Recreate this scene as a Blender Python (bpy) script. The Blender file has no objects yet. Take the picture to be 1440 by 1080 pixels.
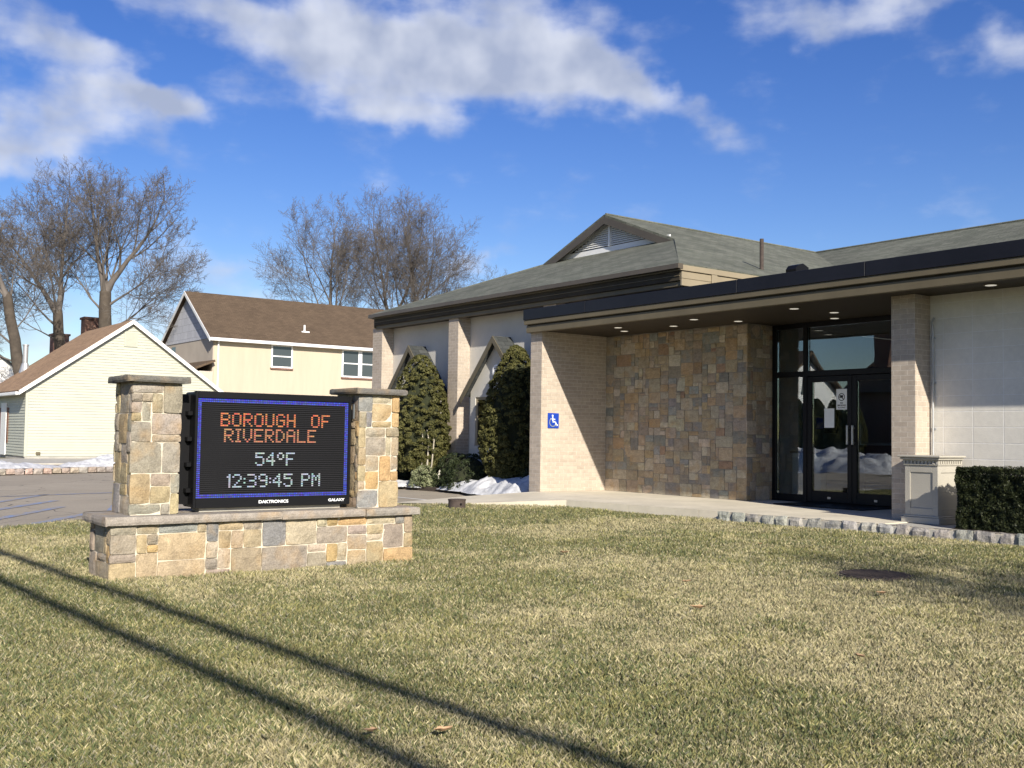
import bpy, math, random
import numpy as np
from mathutils import Vector, Matrix, noise as mnoise
rnd = random.Random(7)
SC = bpy.context.scene
COL = SC.collection
PI = math.pi
HALF_PI = PI / 2

# ------------------------------------------------------------------ helpers
class MB:
    """collects faces (world metres) and links them as ONE mesh object"""
    def __init__(s):
        s.v = []; s.f = []; s.m = []; s.c = []
    def face(s, pts, m=0, c=(1, 1, 1)):
        n = len(s.v); s.v.extend([tuple(p) for p in pts])
        s.f.append(tuple(range(n, n + len(pts)))); s.m.append(m); s.c.append(c)
    def box(s, x0, x1, y0, y1, z0, z1, m=0, c=(1, 1, 1), bev=0.0):
        if x1 < x0: x0, x1 = x1, x0
        if y1 < y0: y0, y1 = y1, y0
        if z1 < z0: z0, z1 = z1, z0
        if bev <= 0:
            n = len(s.v)
            s.v += [(x0,y0,z0),(x1,y0,z0),(x1,y1,z0),(x0,y1,z0),(x0,y0,z1),(x1,y0,z1),(x1,y1,z1),(x0,y1,z1)]
            for q in ((0,3,2,1),(4,5,6,7),(0,1,5,4),(1,2,6,5),(2,3,7,6),(3,0,4,7)):
                s.f.append(tuple(n+i for i in q)); s.m.append(m); s.c.append(c)
            return
        b = min(bev, (x1-x0)*.45, (y1-y0)*.45, (z1-z0)*.45)
        X = (x0, x1); Y = (y0, y1); Z = (z0, z1); n = len(s.v); idx = {}
        for i in (0, 1):
            for j in (0, 1):
                for k in (0, 1):
                    sx, sy, sz = (1-2*i)*b, (1-2*j)*b, (1-2*k)*b
                    for a, p in (('x', (X[i], Y[j]+sy, Z[k]+sz)), ('y', (X[i]+sx, Y[j], Z[k]+sz)), ('z', (X[i]+sx, Y[j]+sy, Z[k]))):
                        idx[i, j, k, a] = len(s.v); s.v.append(p)
        def F(*q):
            s.f.append(tuple(idx[t] for t in q)); s.m.append(m); s.c.append(c)
        for i in (0, 1):
            o = 1 if i else -1
            q = [(i,0,0,'x'),(i,1,0,'x'),(i,1,1,'x'),(i,0,1,'x')]; F(*(q if i else q[::-1]))
            q = [(0,i,0,'y'),(1,i,0,'y'),(1,i,1,'y'),(0,i,1,'y')]; F(*(q[::-1] if i else q))
            q = [(0,0,i,'z'),(1,0,i,'z'),(1,1,i,'z'),(0,1,i,'z')]; F(*(q if i else q[::-1]))
        for j in (0, 1):
            for k in (0, 1):
                q = [(0,j,k,'y'),(1,j,k,'y'),(1,j,k,'z'),(0,j,k,'z')]; F(*(q if j == k else q[::-1]))
                q = [(j,0,k,'z'),(j,1,k,'z'),(j,1,k,'x'),(j,0,k,'x')]; F(*(q if j != k else q[::-1]))
                q = [(j,k,0,'x'),(j,k,1,'x'),(j,k,1,'y'),(j,k,0,'y')]; F(*(q if j != k else q[::-1]))
        for i in (0, 1):
            for j in (0, 1):
                for k in (0, 1):
                    q = [(i,j,k,'x'),(i,j,k,'y'),(i,j,k,'z')]; F(*(q if (i+j+k) % 2 else q[::-1]))
    def prism(s, poly, ax, a0, a1, m=0, c=(1,1,1)):
        """poly: 2-D outline in the two other axes, extruded along axis ax (0 x, 1 y, 2 z)"""
        def P(q, a):
            if ax == 0: return (a, q[0], q[1])
            if ax == 1: return (q[0], a, q[1])
            return (q[0], q[1], a)
        A = [P(q, a0) for q in poly]; B = [P(q, a1) for q in poly]; n = len(poly)
        s.face(A[::-1], m, c); s.face(B, m, c)
        for i in range(n):
            j = (i+1) % n; s.face([A[i], A[j], B[j], B[i]], m, c)
    def slab(s, quad, t, m=0, c=(1,1,1), m2=None):
        """thick sheet: top quad + thickness t downwards along its normal"""
        q = [Vector(p) for p in quad]
        n = (q[1]-q[0]).cross(q[-1]-q[0]).normalized()
        if n.z < 0: q = q[::-1]; n = -n
        b = [p - n*t for p in q]
        k = len(q); m2 = m if m2 is None else m2
        s.face(q, m, c); s.face(b[::-1], m2, c)
        for i in range(k):
            j = (i+1) % k; s.face([q[i], b[i], b[j], q[j]], m2, c)
    def tube(s, pts, rad, n=8, m=0, c=(1,1,1), caps=True):
        pts = [Vector(p) for p in pts]; rings = []
        up = Vector((0.13, 0.31, 1)).normalized()
        for i, p in enumerate(pts):
            d = (pts[min(i+1, len(pts)-1)] - pts[max(i-1, 0)]).normalized()
            a = d.cross(up)
            if a.length < .05: a = d.cross(Vector((1, 0, 0)))
            a.normalize(); b = d.cross(a); r = rad[i] if hasattr(rad, '__len__') else rad
            base = len(s.v)
            for k in range(n):
                t = 2*PI*k/n; s.v.append(tuple(p + a*(math.cos(t)*r) + b*(math.sin(t)*r)))
            rings.append(base)
        for A, B in zip(rings, rings[1:]):
            for k in range(n):
                j = (k+1) % n; s.f.append((A+k, B+k, B+j, A+j)); s.m.append(m); s.c.append(c)
        if caps:
            s.f.append(tuple(rings[0]+k for k in range(n))); s.m.append(m); s.c.append(c)
            s.f.append(tuple(rings[-1]+k for k in range(n))[::-1]); s.m.append(m); s.c.append(c)
    def build(s, name, mats, parent=None, smooth=False, uv=True):
        me = bpy.data.meshes.new(name)
        off = Vector(parent_world(parent)) if parent else Vector((0, 0, 0))
        V = np.array(s.v, dtype=np.float64).reshape(-1, 3) - np.array(off)
        me.from_pydata(V.tolist(), [], s.f)
        mats = mats if isinstance(mats, (list, tuple)) else [mats]
        for mt in mats: me.materials.append(mt)
        nf = len(s.f)
        me.polygons.foreach_set('material_index', np.array(s.m, dtype=np.int32))
        if smooth: me.polygons.foreach_set('use_smooth', np.ones(nf, dtype=bool))
        ls = np.zeros(nf, dtype=np.int32); lt = np.zeros(nf, dtype=np.int32)
        me.polygons.foreach_get('loop_start', ls); me.polygons.foreach_get('loop_total', lt)
        col = me.color_attributes.new('Col', 'FLOAT_COLOR', 'CORNER')
        c = np.array(s.c, dtype=np.float32); c = np.hstack([c, np.ones((nf, 1), np.float32)])
        col.data.foreach_set('color', np.repeat(c, lt, axis=0).ravel())
        if uv:
            nr = np.zeros(nf*3); me.polygons.foreach_get('normal', nr); nr = nr.reshape(-1, 3)
            vi = np.zeros(len(me.loops), dtype=np.int32); me.loops.foreach_get('vertex_index', vi)
            P = (V + np.array(off))[vi]
            N = np.repeat(nr, lt, axis=0)
            T = np.stack([-N[:, 1], N[:, 0], np.zeros(len(N))], 1)
            L = np.linalg.norm(T, axis=1); flat = L < .05
            T[flat] = (1, 0, 0); L[flat] = 1; T /= L[:, None]
            B = np.cross(N, T)
            U = np.stack([(P*T).sum(1), (P*B).sum(1)], 1)
            lay = me.uv_layers.new(name='UVMap'); lay.data.foreach_set('uv', U.astype(np.float32).ravel())
        me.update()
        o = bpy.data.objects.new(name, me); COL.objects.link(o)
        if parent: o.parent = parent
        return o

def parent_world(p):
    v = Vector(p.location)
    while p.parent: p = p.parent; v += Vector(p.location)
    return v
def tag(o, label=None, cat=None, group=None, kind=None):
    if label: o['label'] = label
    if cat: o['category'] = cat
    if group: o['group'] = group
    if kind: o['kind'] = kind
    return o
def thing(name, label, cat, loc=(0, 0, 0), group=None):
    o = bpy.data.objects.new(name, None); COL.objects.link(o)
    o.location = loc; o.empty_display_size = .3
    return tag(o, label, cat, group)

# ------------------------------------------------------------------ materials
def newmat(name):
    m = bpy.data.materials.new(name); m.use_nodes = True
    nt = m.node_tree; b = nt.nodes['Principled BSDF']
    return m, nt, b
def N(nt, t, **k):
    n = nt.nodes.new(t)
    for a, v in k.items():
        if a.startswith('i_'):
            n.inputs[int(a[2:]) if a[2:].isdigit() else a[2:]].default_value = v
        else: setattr(n, a, v)
    return n
def L(nt, a, b): nt.links.new(a, b)
def mixc(nt, fac, a, b, mode='MIX'):
    n = nt.nodes.new('ShaderNodeMix'); n.data_type = 'RGBA'; n.blend_type = mode
    for i, v in ((0, fac), (6, a), (7, b)):
        if hasattr(v, 'is_linked') or hasattr(v, 'links'): L(nt, v, n.inputs[i])
        else: n.inputs[i].default_value = (tuple(v) + (1,))[:4] if hasattr(v, '__len__') else v
    return n.outputs[2]
def ramp(nt, src, a, b):
    n = nt.nodes.new('ShaderNodeMapRange'); L(nt, src, n.inputs[0])
    n.inputs[1].default_value = a; n.inputs[2].default_value = b; return n.outputs[0]
def noise(nt, vec, scale, detail=4, rough=.55):
    n = nt.nodes.new('ShaderNodeTexNoise'); n.inputs['Scale'].default_value = scale
    n.inputs['Detail'].default_value = detail; n.inputs['Roughness'].default_value = rough
    if vec is not None: L(nt, vec, n.inputs['Vector'])
    return n.outputs['Fac']
def bump(nt, h, strength, dist, prev=None):
    n = nt.nodes.new('ShaderNodeBump'); n.inputs['Strength'].default_value = strength
    n.inputs['Distance'].default_value = dist; L(nt, h, n.inputs['Height'])
    if prev is not None: L(nt, prev, n.inputs['Normal'])
    return n.outputs['Normal']
def geo_pos(nt): return nt.nodes.new('ShaderNodeNewGeometry').outputs['Position']

def plain(name, col, rough=.6, var=.12, scale=3.0, bmp=.15, bscale=60, metal=0, streak=False, spec=.5):
    m, nt, b = newmat(name); P = geo_pos(nt)
    if streak:
        mp = N(nt, 'ShaderNodeMapping'); mp.inputs['Scale'].default_value = (4, 4, .5); L(nt, P, mp.inputs['Vector']); V = mp.outputs[0]
    else: V = P
    f = ramp(nt, noise(nt, V, scale, 6, .65), .3, .7)
    d = tuple(max(0, x*(1-var)) for x in col); l = tuple(min(1, x*(1+var)) for x in col)
    c = mixc(nt, f, d, l); L(nt, c, b.inputs['Base Color'])
    b.inputs['Roughness'].default_value = rough; b.inputs['Metallic'].default_value = metal
    b.inputs['Specular IOR Level'].default_value = spec
    if bmp: L(nt, bump(nt, noise(nt, P, bscale, 3), bmp, .01), b.inputs['Normal'])
    return m
def brickmat(name, c1, c2, mortar, w, h, mw, off=.5, rough=.8, bstr=.6, bias=0, var=.2, ms=.1, dist=.008, big=.15):
    m, nt, b = newmat(name)
    uv = N(nt, 'ShaderNodeUVMap').outputs[0]; P = geo_pos(nt)
    wob = N(nt, 'ShaderNodeTexNoise'); wob.inputs['Scale'].default_value = 9; L(nt, P, wob.inputs['Vector'])
    va = N(nt, 'ShaderNodeVectorMath', operation='SCALE'); va.inputs['Scale'].default_value = mw*.35; L(nt, wob.outputs['Color'], va.inputs[0])
    vb = N(nt, 'ShaderNodeVectorMath', operation='ADD'); L(nt, uv, vb.inputs[0]); L(nt, va.outputs[0], vb.inputs[1])
    t = N(nt, 'ShaderNodeTexBrick'); t.offset = off; t.offset_frequency = 2; t.squash = 1
    t.inputs['Scale'].default_value = 1; t.inputs['Brick Width'].default_value = w; t.inputs['Row Height'].default_value = h
    t.inputs['Mortar Size'].default_value = mw/2; t.inputs['Mortar Smooth'].default_value = ms; t.inputs['Bias'].default_value = bias
    t.inputs['Color1'].default_value = c1+(1,); t.inputs['Color2'].default_value = c2+(1,); t.inputs['Mortar'].default_value = mortar+(1,)
    L(nt, vb.outputs[0], t.inputs['Vector'])
    f = ramp(nt, noise(nt, P, 14, 5, .7), .3, .7)
    c = mixc(nt, f, tuple([1-var]*3), (1, 1, 1)); c = mixc(nt, 1.0, t.outputs['Color'], c, 'MULTIPLY')
    g = ramp(nt, noise(nt, P, .9, 4, .6), .3, .7)
    c = mixc(nt, 1.0, c, mixc(nt, g, tuple([1-big]*3), (1, 1, 1)), 'MULTIPLY')
    L(nt, c, b.inputs['Base Color']); b.inputs['Roughness'].default_value = rough
    b.inputs['Specular IOR Level'].default_value = .3
    inv = N(nt, 'ShaderNodeMath', operation='SUBTRACT'); inv.inputs[0].default_value = 1; L(nt, t.outputs['Fac'], inv.inputs[1])
    n1 = bump(nt, inv.outputs[0], bstr, dist)
    L(nt, bump(nt, noise(nt, P, 55, 4), .3, .006, n1), b.inputs['Normal'])
    return m
def stonemat(name, rough=.85, bs=.7, rusty=True):
    m, nt, b = newmat(name); P = geo_pos(nt)
    a = N(nt, 'ShaderNodeAttribute', attribute_name='Col').outputs['Color']
    f = ramp(nt, noise(nt, P, 11, 8, .7), .25, .75)
    c = mixc(nt, 1.0, a, mixc(nt, f, (.62, .6, .58), (1.18, 1.14, 1.08)), 'MULTIPLY')
    g = ramp(nt, noise(nt, P, 5, 3, .5), .5, .72)
    if rusty: c = mixc(nt, g, c, mixc(nt, .5, c, (.42, .27, .12)))
    s = ramp(nt, noise(nt, P, 90, 3, .6), .35, .65)
    c = mixc(nt, 1.0, c, mixc(nt, s, (.78, .78, .78), (1.1, 1.1, 1.1)), 'MULTIPLY')
    L(nt, c, b.inputs['Base Color']); b.inputs['Roughness'].default_value = rough; b.inputs['Specular IOR Level'].default_value = .25
    n1 = bump(nt, noise(nt, P, 26, 8, .7), bs, .03)
    L(nt, bump(nt, noise(nt, P, 120, 3), .4, .006, n1), b.inputs['Normal'])
    return m
def leafmat(name, dark, light, rough=.6, trans=.25):
    """foliage: colour of each leaf comes from its Col.r value"""
    m, nt, b = newmat(name)
    a = N(nt, 'ShaderNodeAttribute', attribute_name='Col')
    s = N(nt, 'ShaderNodeSeparateColor'); L(nt, a.outputs['Color'], s.inputs[0])
    c = mixc(nt, s.outputs[0], dark, light); L(nt, c, b.inputs['Base Color'])
    b.inputs['Roughness'].default_value = rough; b.inputs['Specular IOR Level'].default_value = .2
    tr = N(nt, 'ShaderNodeBsdfTranslucent'); L(nt, c, tr.inputs['Color'])
    mx = N(nt, 'ShaderNodeMixShader'); mx.inputs[0].default_value = trans
    out = nt.nodes['Material Output']; L(nt, b.outputs[0], mx.inputs[1]); L(nt, tr.outputs[0], mx.inputs[2]); L(nt, mx.outputs[0], out.inputs['Surface'])
    return m
def glassmat(name, tint=(.75, .82, .85), refl=.06, rough=.0):
    m, nt, b = newmat(name); nt.nodes.remove(b); out = nt.nodes['Material Output']
    g = N(nt, 'ShaderNodeBsdfGlossy'); g.inputs['Roughness'].default_value = rough; g.inputs['Color'].default_value = (1, 1, 1, 1)
    t = N(nt, 'ShaderNodeBsdfTransparent'); t.inputs['Color'].default_value = tint+(1,)
    fr = N(nt, 'ShaderNodeFresnel'); fr.inputs['IOR'].default_value = 1.52
    wv = noise(nt, geo_pos(nt), 1.1, 1, .4)
    nb = bump(nt, wv, .05, .05); L(nt, nb, g.inputs['Normal'])
    ad = N(nt, 'ShaderNodeMath', operation='MULTIPLY_ADD'); L(nt, fr.outputs[0], ad.inputs[0]); ad.inputs[1].default_value = 1.6; ad.inputs[2].default_value = refl
    ad.use_clamp = True
    mx = N(nt, 'ShaderNodeMixShader'); L(nt, ad.outputs[0], mx.inputs[0]); L(nt, t.outputs[0], mx.inputs[1]); L(nt, g.outputs[0], mx.inputs[2])
    L(nt, mx.outputs[0], out.inputs['Surface'])
    return m
def emat(name, strength=1.0, base=.02):
    """light-emitting dots: colour from Col"""
    m, nt, b = newmat(name)
    a = N(nt, 'ShaderNodeAttribute', attribute_name='Col').outputs['Color']
    b.inputs['Base Color'].default_value = (base, base, base, 1); b.inputs['Roughness'].default_value = .5
    L(nt, a, b.inputs['Emission Color']); b.inputs['Emission Strength'].default_value = strength
    return m

M = {}
M['brick'] = brickmat('painted_brick', (.56, .475, .385), (.47, .395, .32), (.66, .59, .50), .205, .0677, .011, rough=.75, bstr=.9, var=.22, dist=.01)
M['cmu'] = brickmat('painted_block', (.80, .765, .69), (.76, .725, .65), (.84, .82, .78), .405, .2035, .014, off=0, rough=.7, bstr=.35, var=.1, ms=.5, dist=.008)
M['stone'] = stonemat('ledge_stone')
M['mortar'] = plain('mortar', (.60, .54, .43), .95, .15, 20, .5, 90)
M['mortar_dark'] = plain('mortar_dark', (.27, .24, .20), .95, .2, 20, .5, 90)
M['bluestone'] = stonemat('bluestone_cap', .8, .5)
M['stucco'] = plain('stucco', (.52, .50, .455), .9, .07, 1.6, .35, 70)
M['stucco_cream'] = plain('stucco_cream', (.48, .415, .315), .9, .06, .5, .3, 50, streak=True)
M['stucco_beige'] = plain('stucco_beige', (.50, .44, .37), .9, .10, .6, .3, 50, streak=True)
M['tan_metal'] = plain('tan_painted_metal', (.135, .112, .07), .55, .14, 1.5, .06, 20, spec=.3)
M['gutter'] = plain('brown_gutter', (.085, .07, .05), .45, .15, 2, .05, 20)
M['barge'] = plain('olive_bargeboard', (.115, .10, .07), .6, .15, 2, .05, 20, spec=.2)
M['tan_light'] = plain('tan_light_trim', (.27, .225, .15), .5, .1, 2, .06, 20)
M['trim_dark'] = plain('dark_trim', (.05, .042, .03), .7, .2, 2, .08, 20, spec=.15)
M['black_panel'] = plain('black_fascia_panel', (.010, .010, .014), .4, .35, .7, .03, 8, spec=.3)
M['black_metal'] = plain('black_aluminium', (.006, .006, .007), .45, .2, 2, .03, 30, spec=.25)
M['soffit'] = brickmat('soffit_boards', (.05, .038, .024), (.042, .033, .022), (.015, .012, .009), 30, .10, .008, off=0, rough=.6, bstr=.4)
M['shingle'] = brickmat('green_grey_shingles', (.135, .145, .112), (.20, .205, .165), (.075, .08, .066), .30, .14, .012, rough=.95, bstr=.6, var=.3, dist=.012, big=.32)
M['shingle_brown'] = brickmat('brown_shingles', (.15, .105, .068), (.115, .08, .052), (.055, .04, .028), .30, .14, .012, rough=.95, bstr=.5, var=.25, big=.2)
M['shingle_light'] = brickmat('light_brown_shingles', (.42, .275, .165), (.33, .215, .13), (.17, .11, .07), .30, .14, .012, rough=.95, bstr=.5, var=.25, big=.2)
M['shingle_dark'] = brickmat('slate_shingles', (.05, .055, .055), (.085, .09, .088), (.02, .022, .022), .25, .12, .01, rough=.85, bstr=.6, var=.25)
M['siding'] = plain('pale_yellow_siding', (.44, .442, .36), .55, .05, .8, .05, 20)
M['white_paint'] = plain('white_paint', (.78, .78, .77), .5, .06, 2, .05, 20)
M['shake'] = brickmat('white_shakes', (.60, .61, .66), (.54, .55, .60), (.22, .22, .24), .6, .42, .014, rough=.8, bstr=.5)
M['brick_red'] = brickmat('red_brick', (.25, .11, .075), (.17, .08, .055), (.34, .30, .25), .205, .0677, .012, rough=.9)
M['asphalt'] = None
M['glass'] = glassmat('door_glass', (.66, .72, .74), .045)
M['glass_dark'] = glassmat('window_glass', (.25, .3, .32), .08)
M['paper'] = plain('white_paper', (.88, .89, .88), .8, .04, 5, 0)
M['ink'] = plain('black_ink', (.02, .02, .02), .7, .1, 5, 0)
M['sign_blue'] = plain('sign_blue', (.012, .05, .36), .35, .08, 5, 0)
M['sign_white'] = plain('sign_white', (.82, .84, .86), .4, .04, 5, 0)
M['snow'] = plain('old_snow', (.52, .525, .535), .85, .32, 7, .9, 30)
M['concrete'] = plain('concrete', (.60, .545, .43), .9, .16, 1.3, .35, 90)
M['concrete_grey'] = plain('grey_concrete', (.40, .38, .335), .9, .18, 1.6, .35, 90)
M['granite'] = stonemat('granite_block', .85, .9, False)
M['bark'] = plain('bark', (.07, .056, .043), .95, .35, 2.5, .9, 18)
M['bark_tw'] = plain('twig_bark', (.125, .108, .095), .9, .3, 1.5, 0)
M['steel'] = plain('brushed_steel', (.45, .45, .44), .35, .1, 4, .03, 60, metal=.9)
M['galv'] = plain('galvanised_pipe', (.40, .41, .42), .45, .15, 4, .05, 30, metal=.5)
M['rust'] = plain('rusty_iron', (.062, .046, .038), .85, .35, 14, .5, 60)
M['mulch'] = plain('dark_mulch', (.05, .036, .026), .95, .5, 25, 1.0, 30)
M['conifer'] = leafmat('conifer_needles', (.040, .045, .014), (.155, .145, .05), .6, .2)
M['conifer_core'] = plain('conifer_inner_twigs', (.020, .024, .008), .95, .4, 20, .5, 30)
M['yew'] = leafmat('yew_needles', (.008, .014, .006), (.055, .062, .024), .5, .15)
M['shrub_dark'] = leafmat('juniper_leaves', (.012, .02, .008), (.06, .075, .03), .6, .2)
M['shrub_pale'] = leafmat('variegated_leaves', (.10, .13, .05), (.36, .37, .22), .6, .25)
M['dead_leaf'] = plain('dead_oak_leaf', (.42, .27, .15), .8, .3, 40, 0)
M['lamp'] = None
m, nt, b = newmat('recessed_lamp'); b.inputs['Base Color'].default_value = (.8, .78, .72, 1)
b.inputs['Emission Color'].default_value = (1, .93, .8, 1); b.inputs['Emission Strength'].default_value = .28; M['lamp'] = m
M['led'] = emat('led_dots', 1.0)
M['interior'] = plain('interior_wall', (.45, .55, .60), .8, .05, 2, 0)
M['interior_floor'] = plain('interior_floor', (.06, .06, .065), .4, .2, 3, 0)
M['interior_dark'] = plain('interior_dark_wood', (.03, .026, .024), .5, .2, 3, 0)
M['interior_pale'] = plain('interior_pale_panel', (.85, .9, .92), .5, .05, 3, 0)
M['pedestal'] = plain('cast_stone_paint', (.40, .375, .32), .7, .08, 2, .25, 60)

# asphalt with aggregate, cracks and patches
m, nt, b = newmat('asphalt'); P = geo_pos(nt)
c = mixc(nt, ramp(nt, noise(nt, P, .35, 5, .6), .3, .7), (.29, .25, .19), (.37, .32, .245))
c = mixc(nt, 1.0, c, mixc(nt, ramp(nt, noise(nt, P, 160, 2, .5), .3, .7), (.7, .7, .7), (1.25, 1.25, 1.25)), 'MULTIPLY')
vo = N(nt, 'ShaderNodeTexVoronoi', feature='DISTANCE_TO_EDGE'); vo.inputs['Scale'].default_value = .33
mp = N(nt, 'ShaderNodeTexNoise'); mp.inputs['Scale'].default_value = .8; L(nt, P, mp.inputs['Vector'])
va = N(nt, 'ShaderNodeVectorMath', operation='SCALE'); va.inputs['Scale'].default_value = 1.6; L(nt, mp.outputs['Color'], va.inputs[0])
vb = N(nt, 'ShaderNodeVectorMath', operation='ADD'); L(nt, P, vb.inputs[0]); L(nt, va.outputs[0], vb.inputs[1]); L(nt, vb.outputs[0], vo.inputs['Vector'])
c = mixc(nt, ramp(nt, vo.outputs['Distance'], .006, .0), c, (.06, .055, .05))
L(nt, c, b.inputs['Base Color']); b.inputs['Roughness'].default_value = .9
L(nt, bump(nt, noise(nt, P, 130, 3), .5, .01), b.inputs['Normal']); M['asphalt'] = m
# worn paint on asphalt (patchy)
def wornpaint(name, col, lo, hi):
    m, nt, b = newmat(name); P = geo_pos(nt)
    f = ramp(nt, noise(nt, P, 5, 8, .75), lo, hi)
    c = mixc(nt, f, (.30, .262, .205), col); L(nt, c, b.inputs['Base Color']); b.inputs['Roughness'].default_value = .85
    L(nt, bump(nt, noise(nt, P, 130, 3), .4, .008), b.inputs['Normal']); return m
M['paint_blue'] = wornpaint('worn_blue_paint', (.13, .24, .50), .42, .66)
M['paint_white'] = wornpaint('worn_white_paint', (.62, .60, .55), .22, .45)
# lawn base
m, nt, b = newmat('lawn_thatch'); P = geo_pos(nt)
c = mixc(nt, ramp(nt, noise(nt, P, 1.2, 5, .6), .35, .65), (.10, .105, .035), (.20, .175, .075))
c = mixc(nt, ramp(nt, noise(nt, P, 45, 4, .7), .3, .7), (.04, .04, .018), c)
L(nt, c, b.inputs['Base Color']); b.inputs['Roughness'].default_value = 1
L(nt, bump(nt, noise(nt, P, 70, 4), 1.0, .03), b.inputs['Normal']); M['lawn'] = m
m, nt, b = newmat('grass_blades')
a = N(nt, 'ShaderNodeAttribute', attribute_name='Col').outputs['Color']; L(nt, a, b.inputs['Base Color'])
b.inputs['Roughness'].default_value = .6; b.inputs['Specular IOR Level'].default_value = .25
tr = N(nt, 'ShaderNodeBsdfTranslucent'); L(nt, a, tr.inputs['Color']); mx = N(nt, 'ShaderNodeMixShader'); mx.inputs[0].default_value = .3
L(nt, b.outputs[0], mx.inputs[1]); L(nt, tr.outputs[0], mx.inputs[2]); L(nt, mx.outputs[0], nt.nodes['Material Output'].inputs['Surface']); M['blade'] = m

# ------------------------------------------------------------------ camera, sun, sky
cam = bpy.data.cameras.new('camera'); co = bpy.data.objects.new('camera', cam); COL.objects.link(co); SC.camera = co
cam.sensor_width = 36; cam.lens = 1485.647/1440*36; cam.clip_end = 4000; cam.clip_start = .05
fw = Vector((-.80043873, .59743675, .0486536)); rt = Vector((.59865524, .80087125, .01473535)); up = Vector((.03016182, -.04092148, .99870701))
co.matrix_world = Matrix(((rt.x, up.x, -fw.x, 0), (rt.y, up.y, -fw.y, 0), (rt.z, up.z, -fw.z, 1.23), (0, 0, 0, 1)))
SUN = Vector((1, -.315, .545)).normalized()
sl = bpy.data.lights.new('sun', 'SUN'); sl.energy = 5.0; sl.angle = math.radians(.53); sl.color = (1, .925, .80)
so = bpy.data.objects.new('sun', sl); COL.objects.link(so); so.rotation_euler = SUN.to_track_quat('Z', 'Y').to_euler(); so.location = (20, -10, 30)
W = bpy.data.worlds.new('World'); SC.world = W; W.use_nodes = True; nt = W.node_tree
bg = nt.nodes['Background']
sky = N(nt, 'ShaderNodeTexSky'); sky.sky_type = 'NISHITA'; sky.sun_disc = False
sky.sun_elevation = math.asin(SUN.z); sky.sun_rotation = math.atan2(SUN.x, SUN.y)
sky.air_density = 1.0; sky.dust_density = .3; sky.ozone_density = 2.5; sky.altitude = 100
hs = N(nt, 'ShaderNodeHueSaturation'); hs.inputs['Saturation'].default_value = 1.32; hs.inputs['Hue'].default_value = .522; hs.inputs['Value'].default_value = .82; L(nt, sky.outputs[0], hs.inputs['Color'])
tc = N(nt, 'ShaderNodeTexCoord'); sp = N(nt, 'ShaderNodeSeparateXYZ'); L(nt, tc.outputs['Generated'], sp.inputs[0])
az = N(nt, 'ShaderNodeMath', operation='ARCTAN2'); L(nt, sp.outputs[0], az.inputs[0]); L(nt, sp.outputs[1], az.inputs[1])
el = N(nt, 'ShaderNodeMath', operation='ARCSINE'); L(nt, sp.outputs[2], el.inputs[0])
azd = N(nt, 'ShaderNodeMath', operation='MULTIPLY'); L(nt, az.outputs[0], azd.inputs[0]); azd.inputs[1].default_value = 180/PI
eld = N(nt, 'ShaderNodeMath', operation='MULTIPLY'); L(nt, el.outputs[0], eld.inputs[0]); eld.inputs[1].default_value = 180/PI
cb = N(nt, 'ShaderNodeCombineXYZ'); L(nt, azd.outputs[0], cb.inputs[0]); L(nt, eld.outputs[0], cb.inputs[1])
# warp the (azimuth, elevation) plane so cloud edges break up
wn = N(nt, 'ShaderNodeTexNoise'); wn.inputs['Scale'].default_value = .26; wn.inputs['Detail'].default_value = 4; L(nt, cb.outputs[0], wn.inputs['Vector'])
ws = N(nt, 'ShaderNodeVectorMath', operation='SUBTRACT'); L(nt, wn.outputs['Color'], ws.inputs[0]); ws.inputs[1].default_value = (.5, .5, .5)
wm = N(nt, 'ShaderNodeVectorMath', operation='MULTIPLY'); L(nt, ws.outputs[0], wm.inputs[0]); wm.inputs[1].default_value = (8, 3.4, 0)
wa = N(nt, 'ShaderNodeVectorMath', operation='ADD'); L(nt, cb.outputs[0], wa.inputs[0]); L(nt, wm.outputs[0], wa.inputs[1])
# clouds: (azimuth, elevation, half width, half height, tilt, strength) in degrees
CL = [(-61.0, 19.2, 9.0, 2.9, -8, 1.05), (-54.0, 20.6, 6.8, 3.2, 0, 1.25), (-64.3, 20.6, 7.0, 1.9, 0, .9), (-50.0, 18.8, 6.0, 2.0, -8, 1.1), (-44.8, 17.6, 5.0, 1.2, -22, .8),
      (-58.8, 16.9, 3.2, 1.1, -20, .7), (-76.0, 18.0, 6.5, 1.7, -18, 1.0), (-71.8, 16.6, 4.6, .95, -3, .95), (-76.5, 15.2, 4.8, 1.5, -8, 1.15), (-79.4, 13.4, 3.6, 1.3, -6, 1.3),
      (-28.6, 19.0, 2.6, 1.5, -20, .7), (-34.5, 21.8, 7.0, 1.4, 3, .95), (-69.0, 8.5, 4.6, 1.5, -3, .5), (-55.6, 9.4, 2.0, .9, 0, .9), (-52.6, 10.0, 1.6, .55, 0, .4),
      (-72, 21.5, 5, 1.0, 0, .45), (-60, 30, 12, 4, 5, .8), (-85, 26, 9, 3, 0, .8), (-105, 14, 12, 3, 0, .7), (-10, 28, 9, 3, 0, .7), (40, 25, 14, 3, 0, .7), (150, 22, 18, 4, 0, .7), (-66, 4.5, 22, 3.4, 0, .75), (-150, 30, 20, 5, 0, .7)]
acc = None
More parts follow.
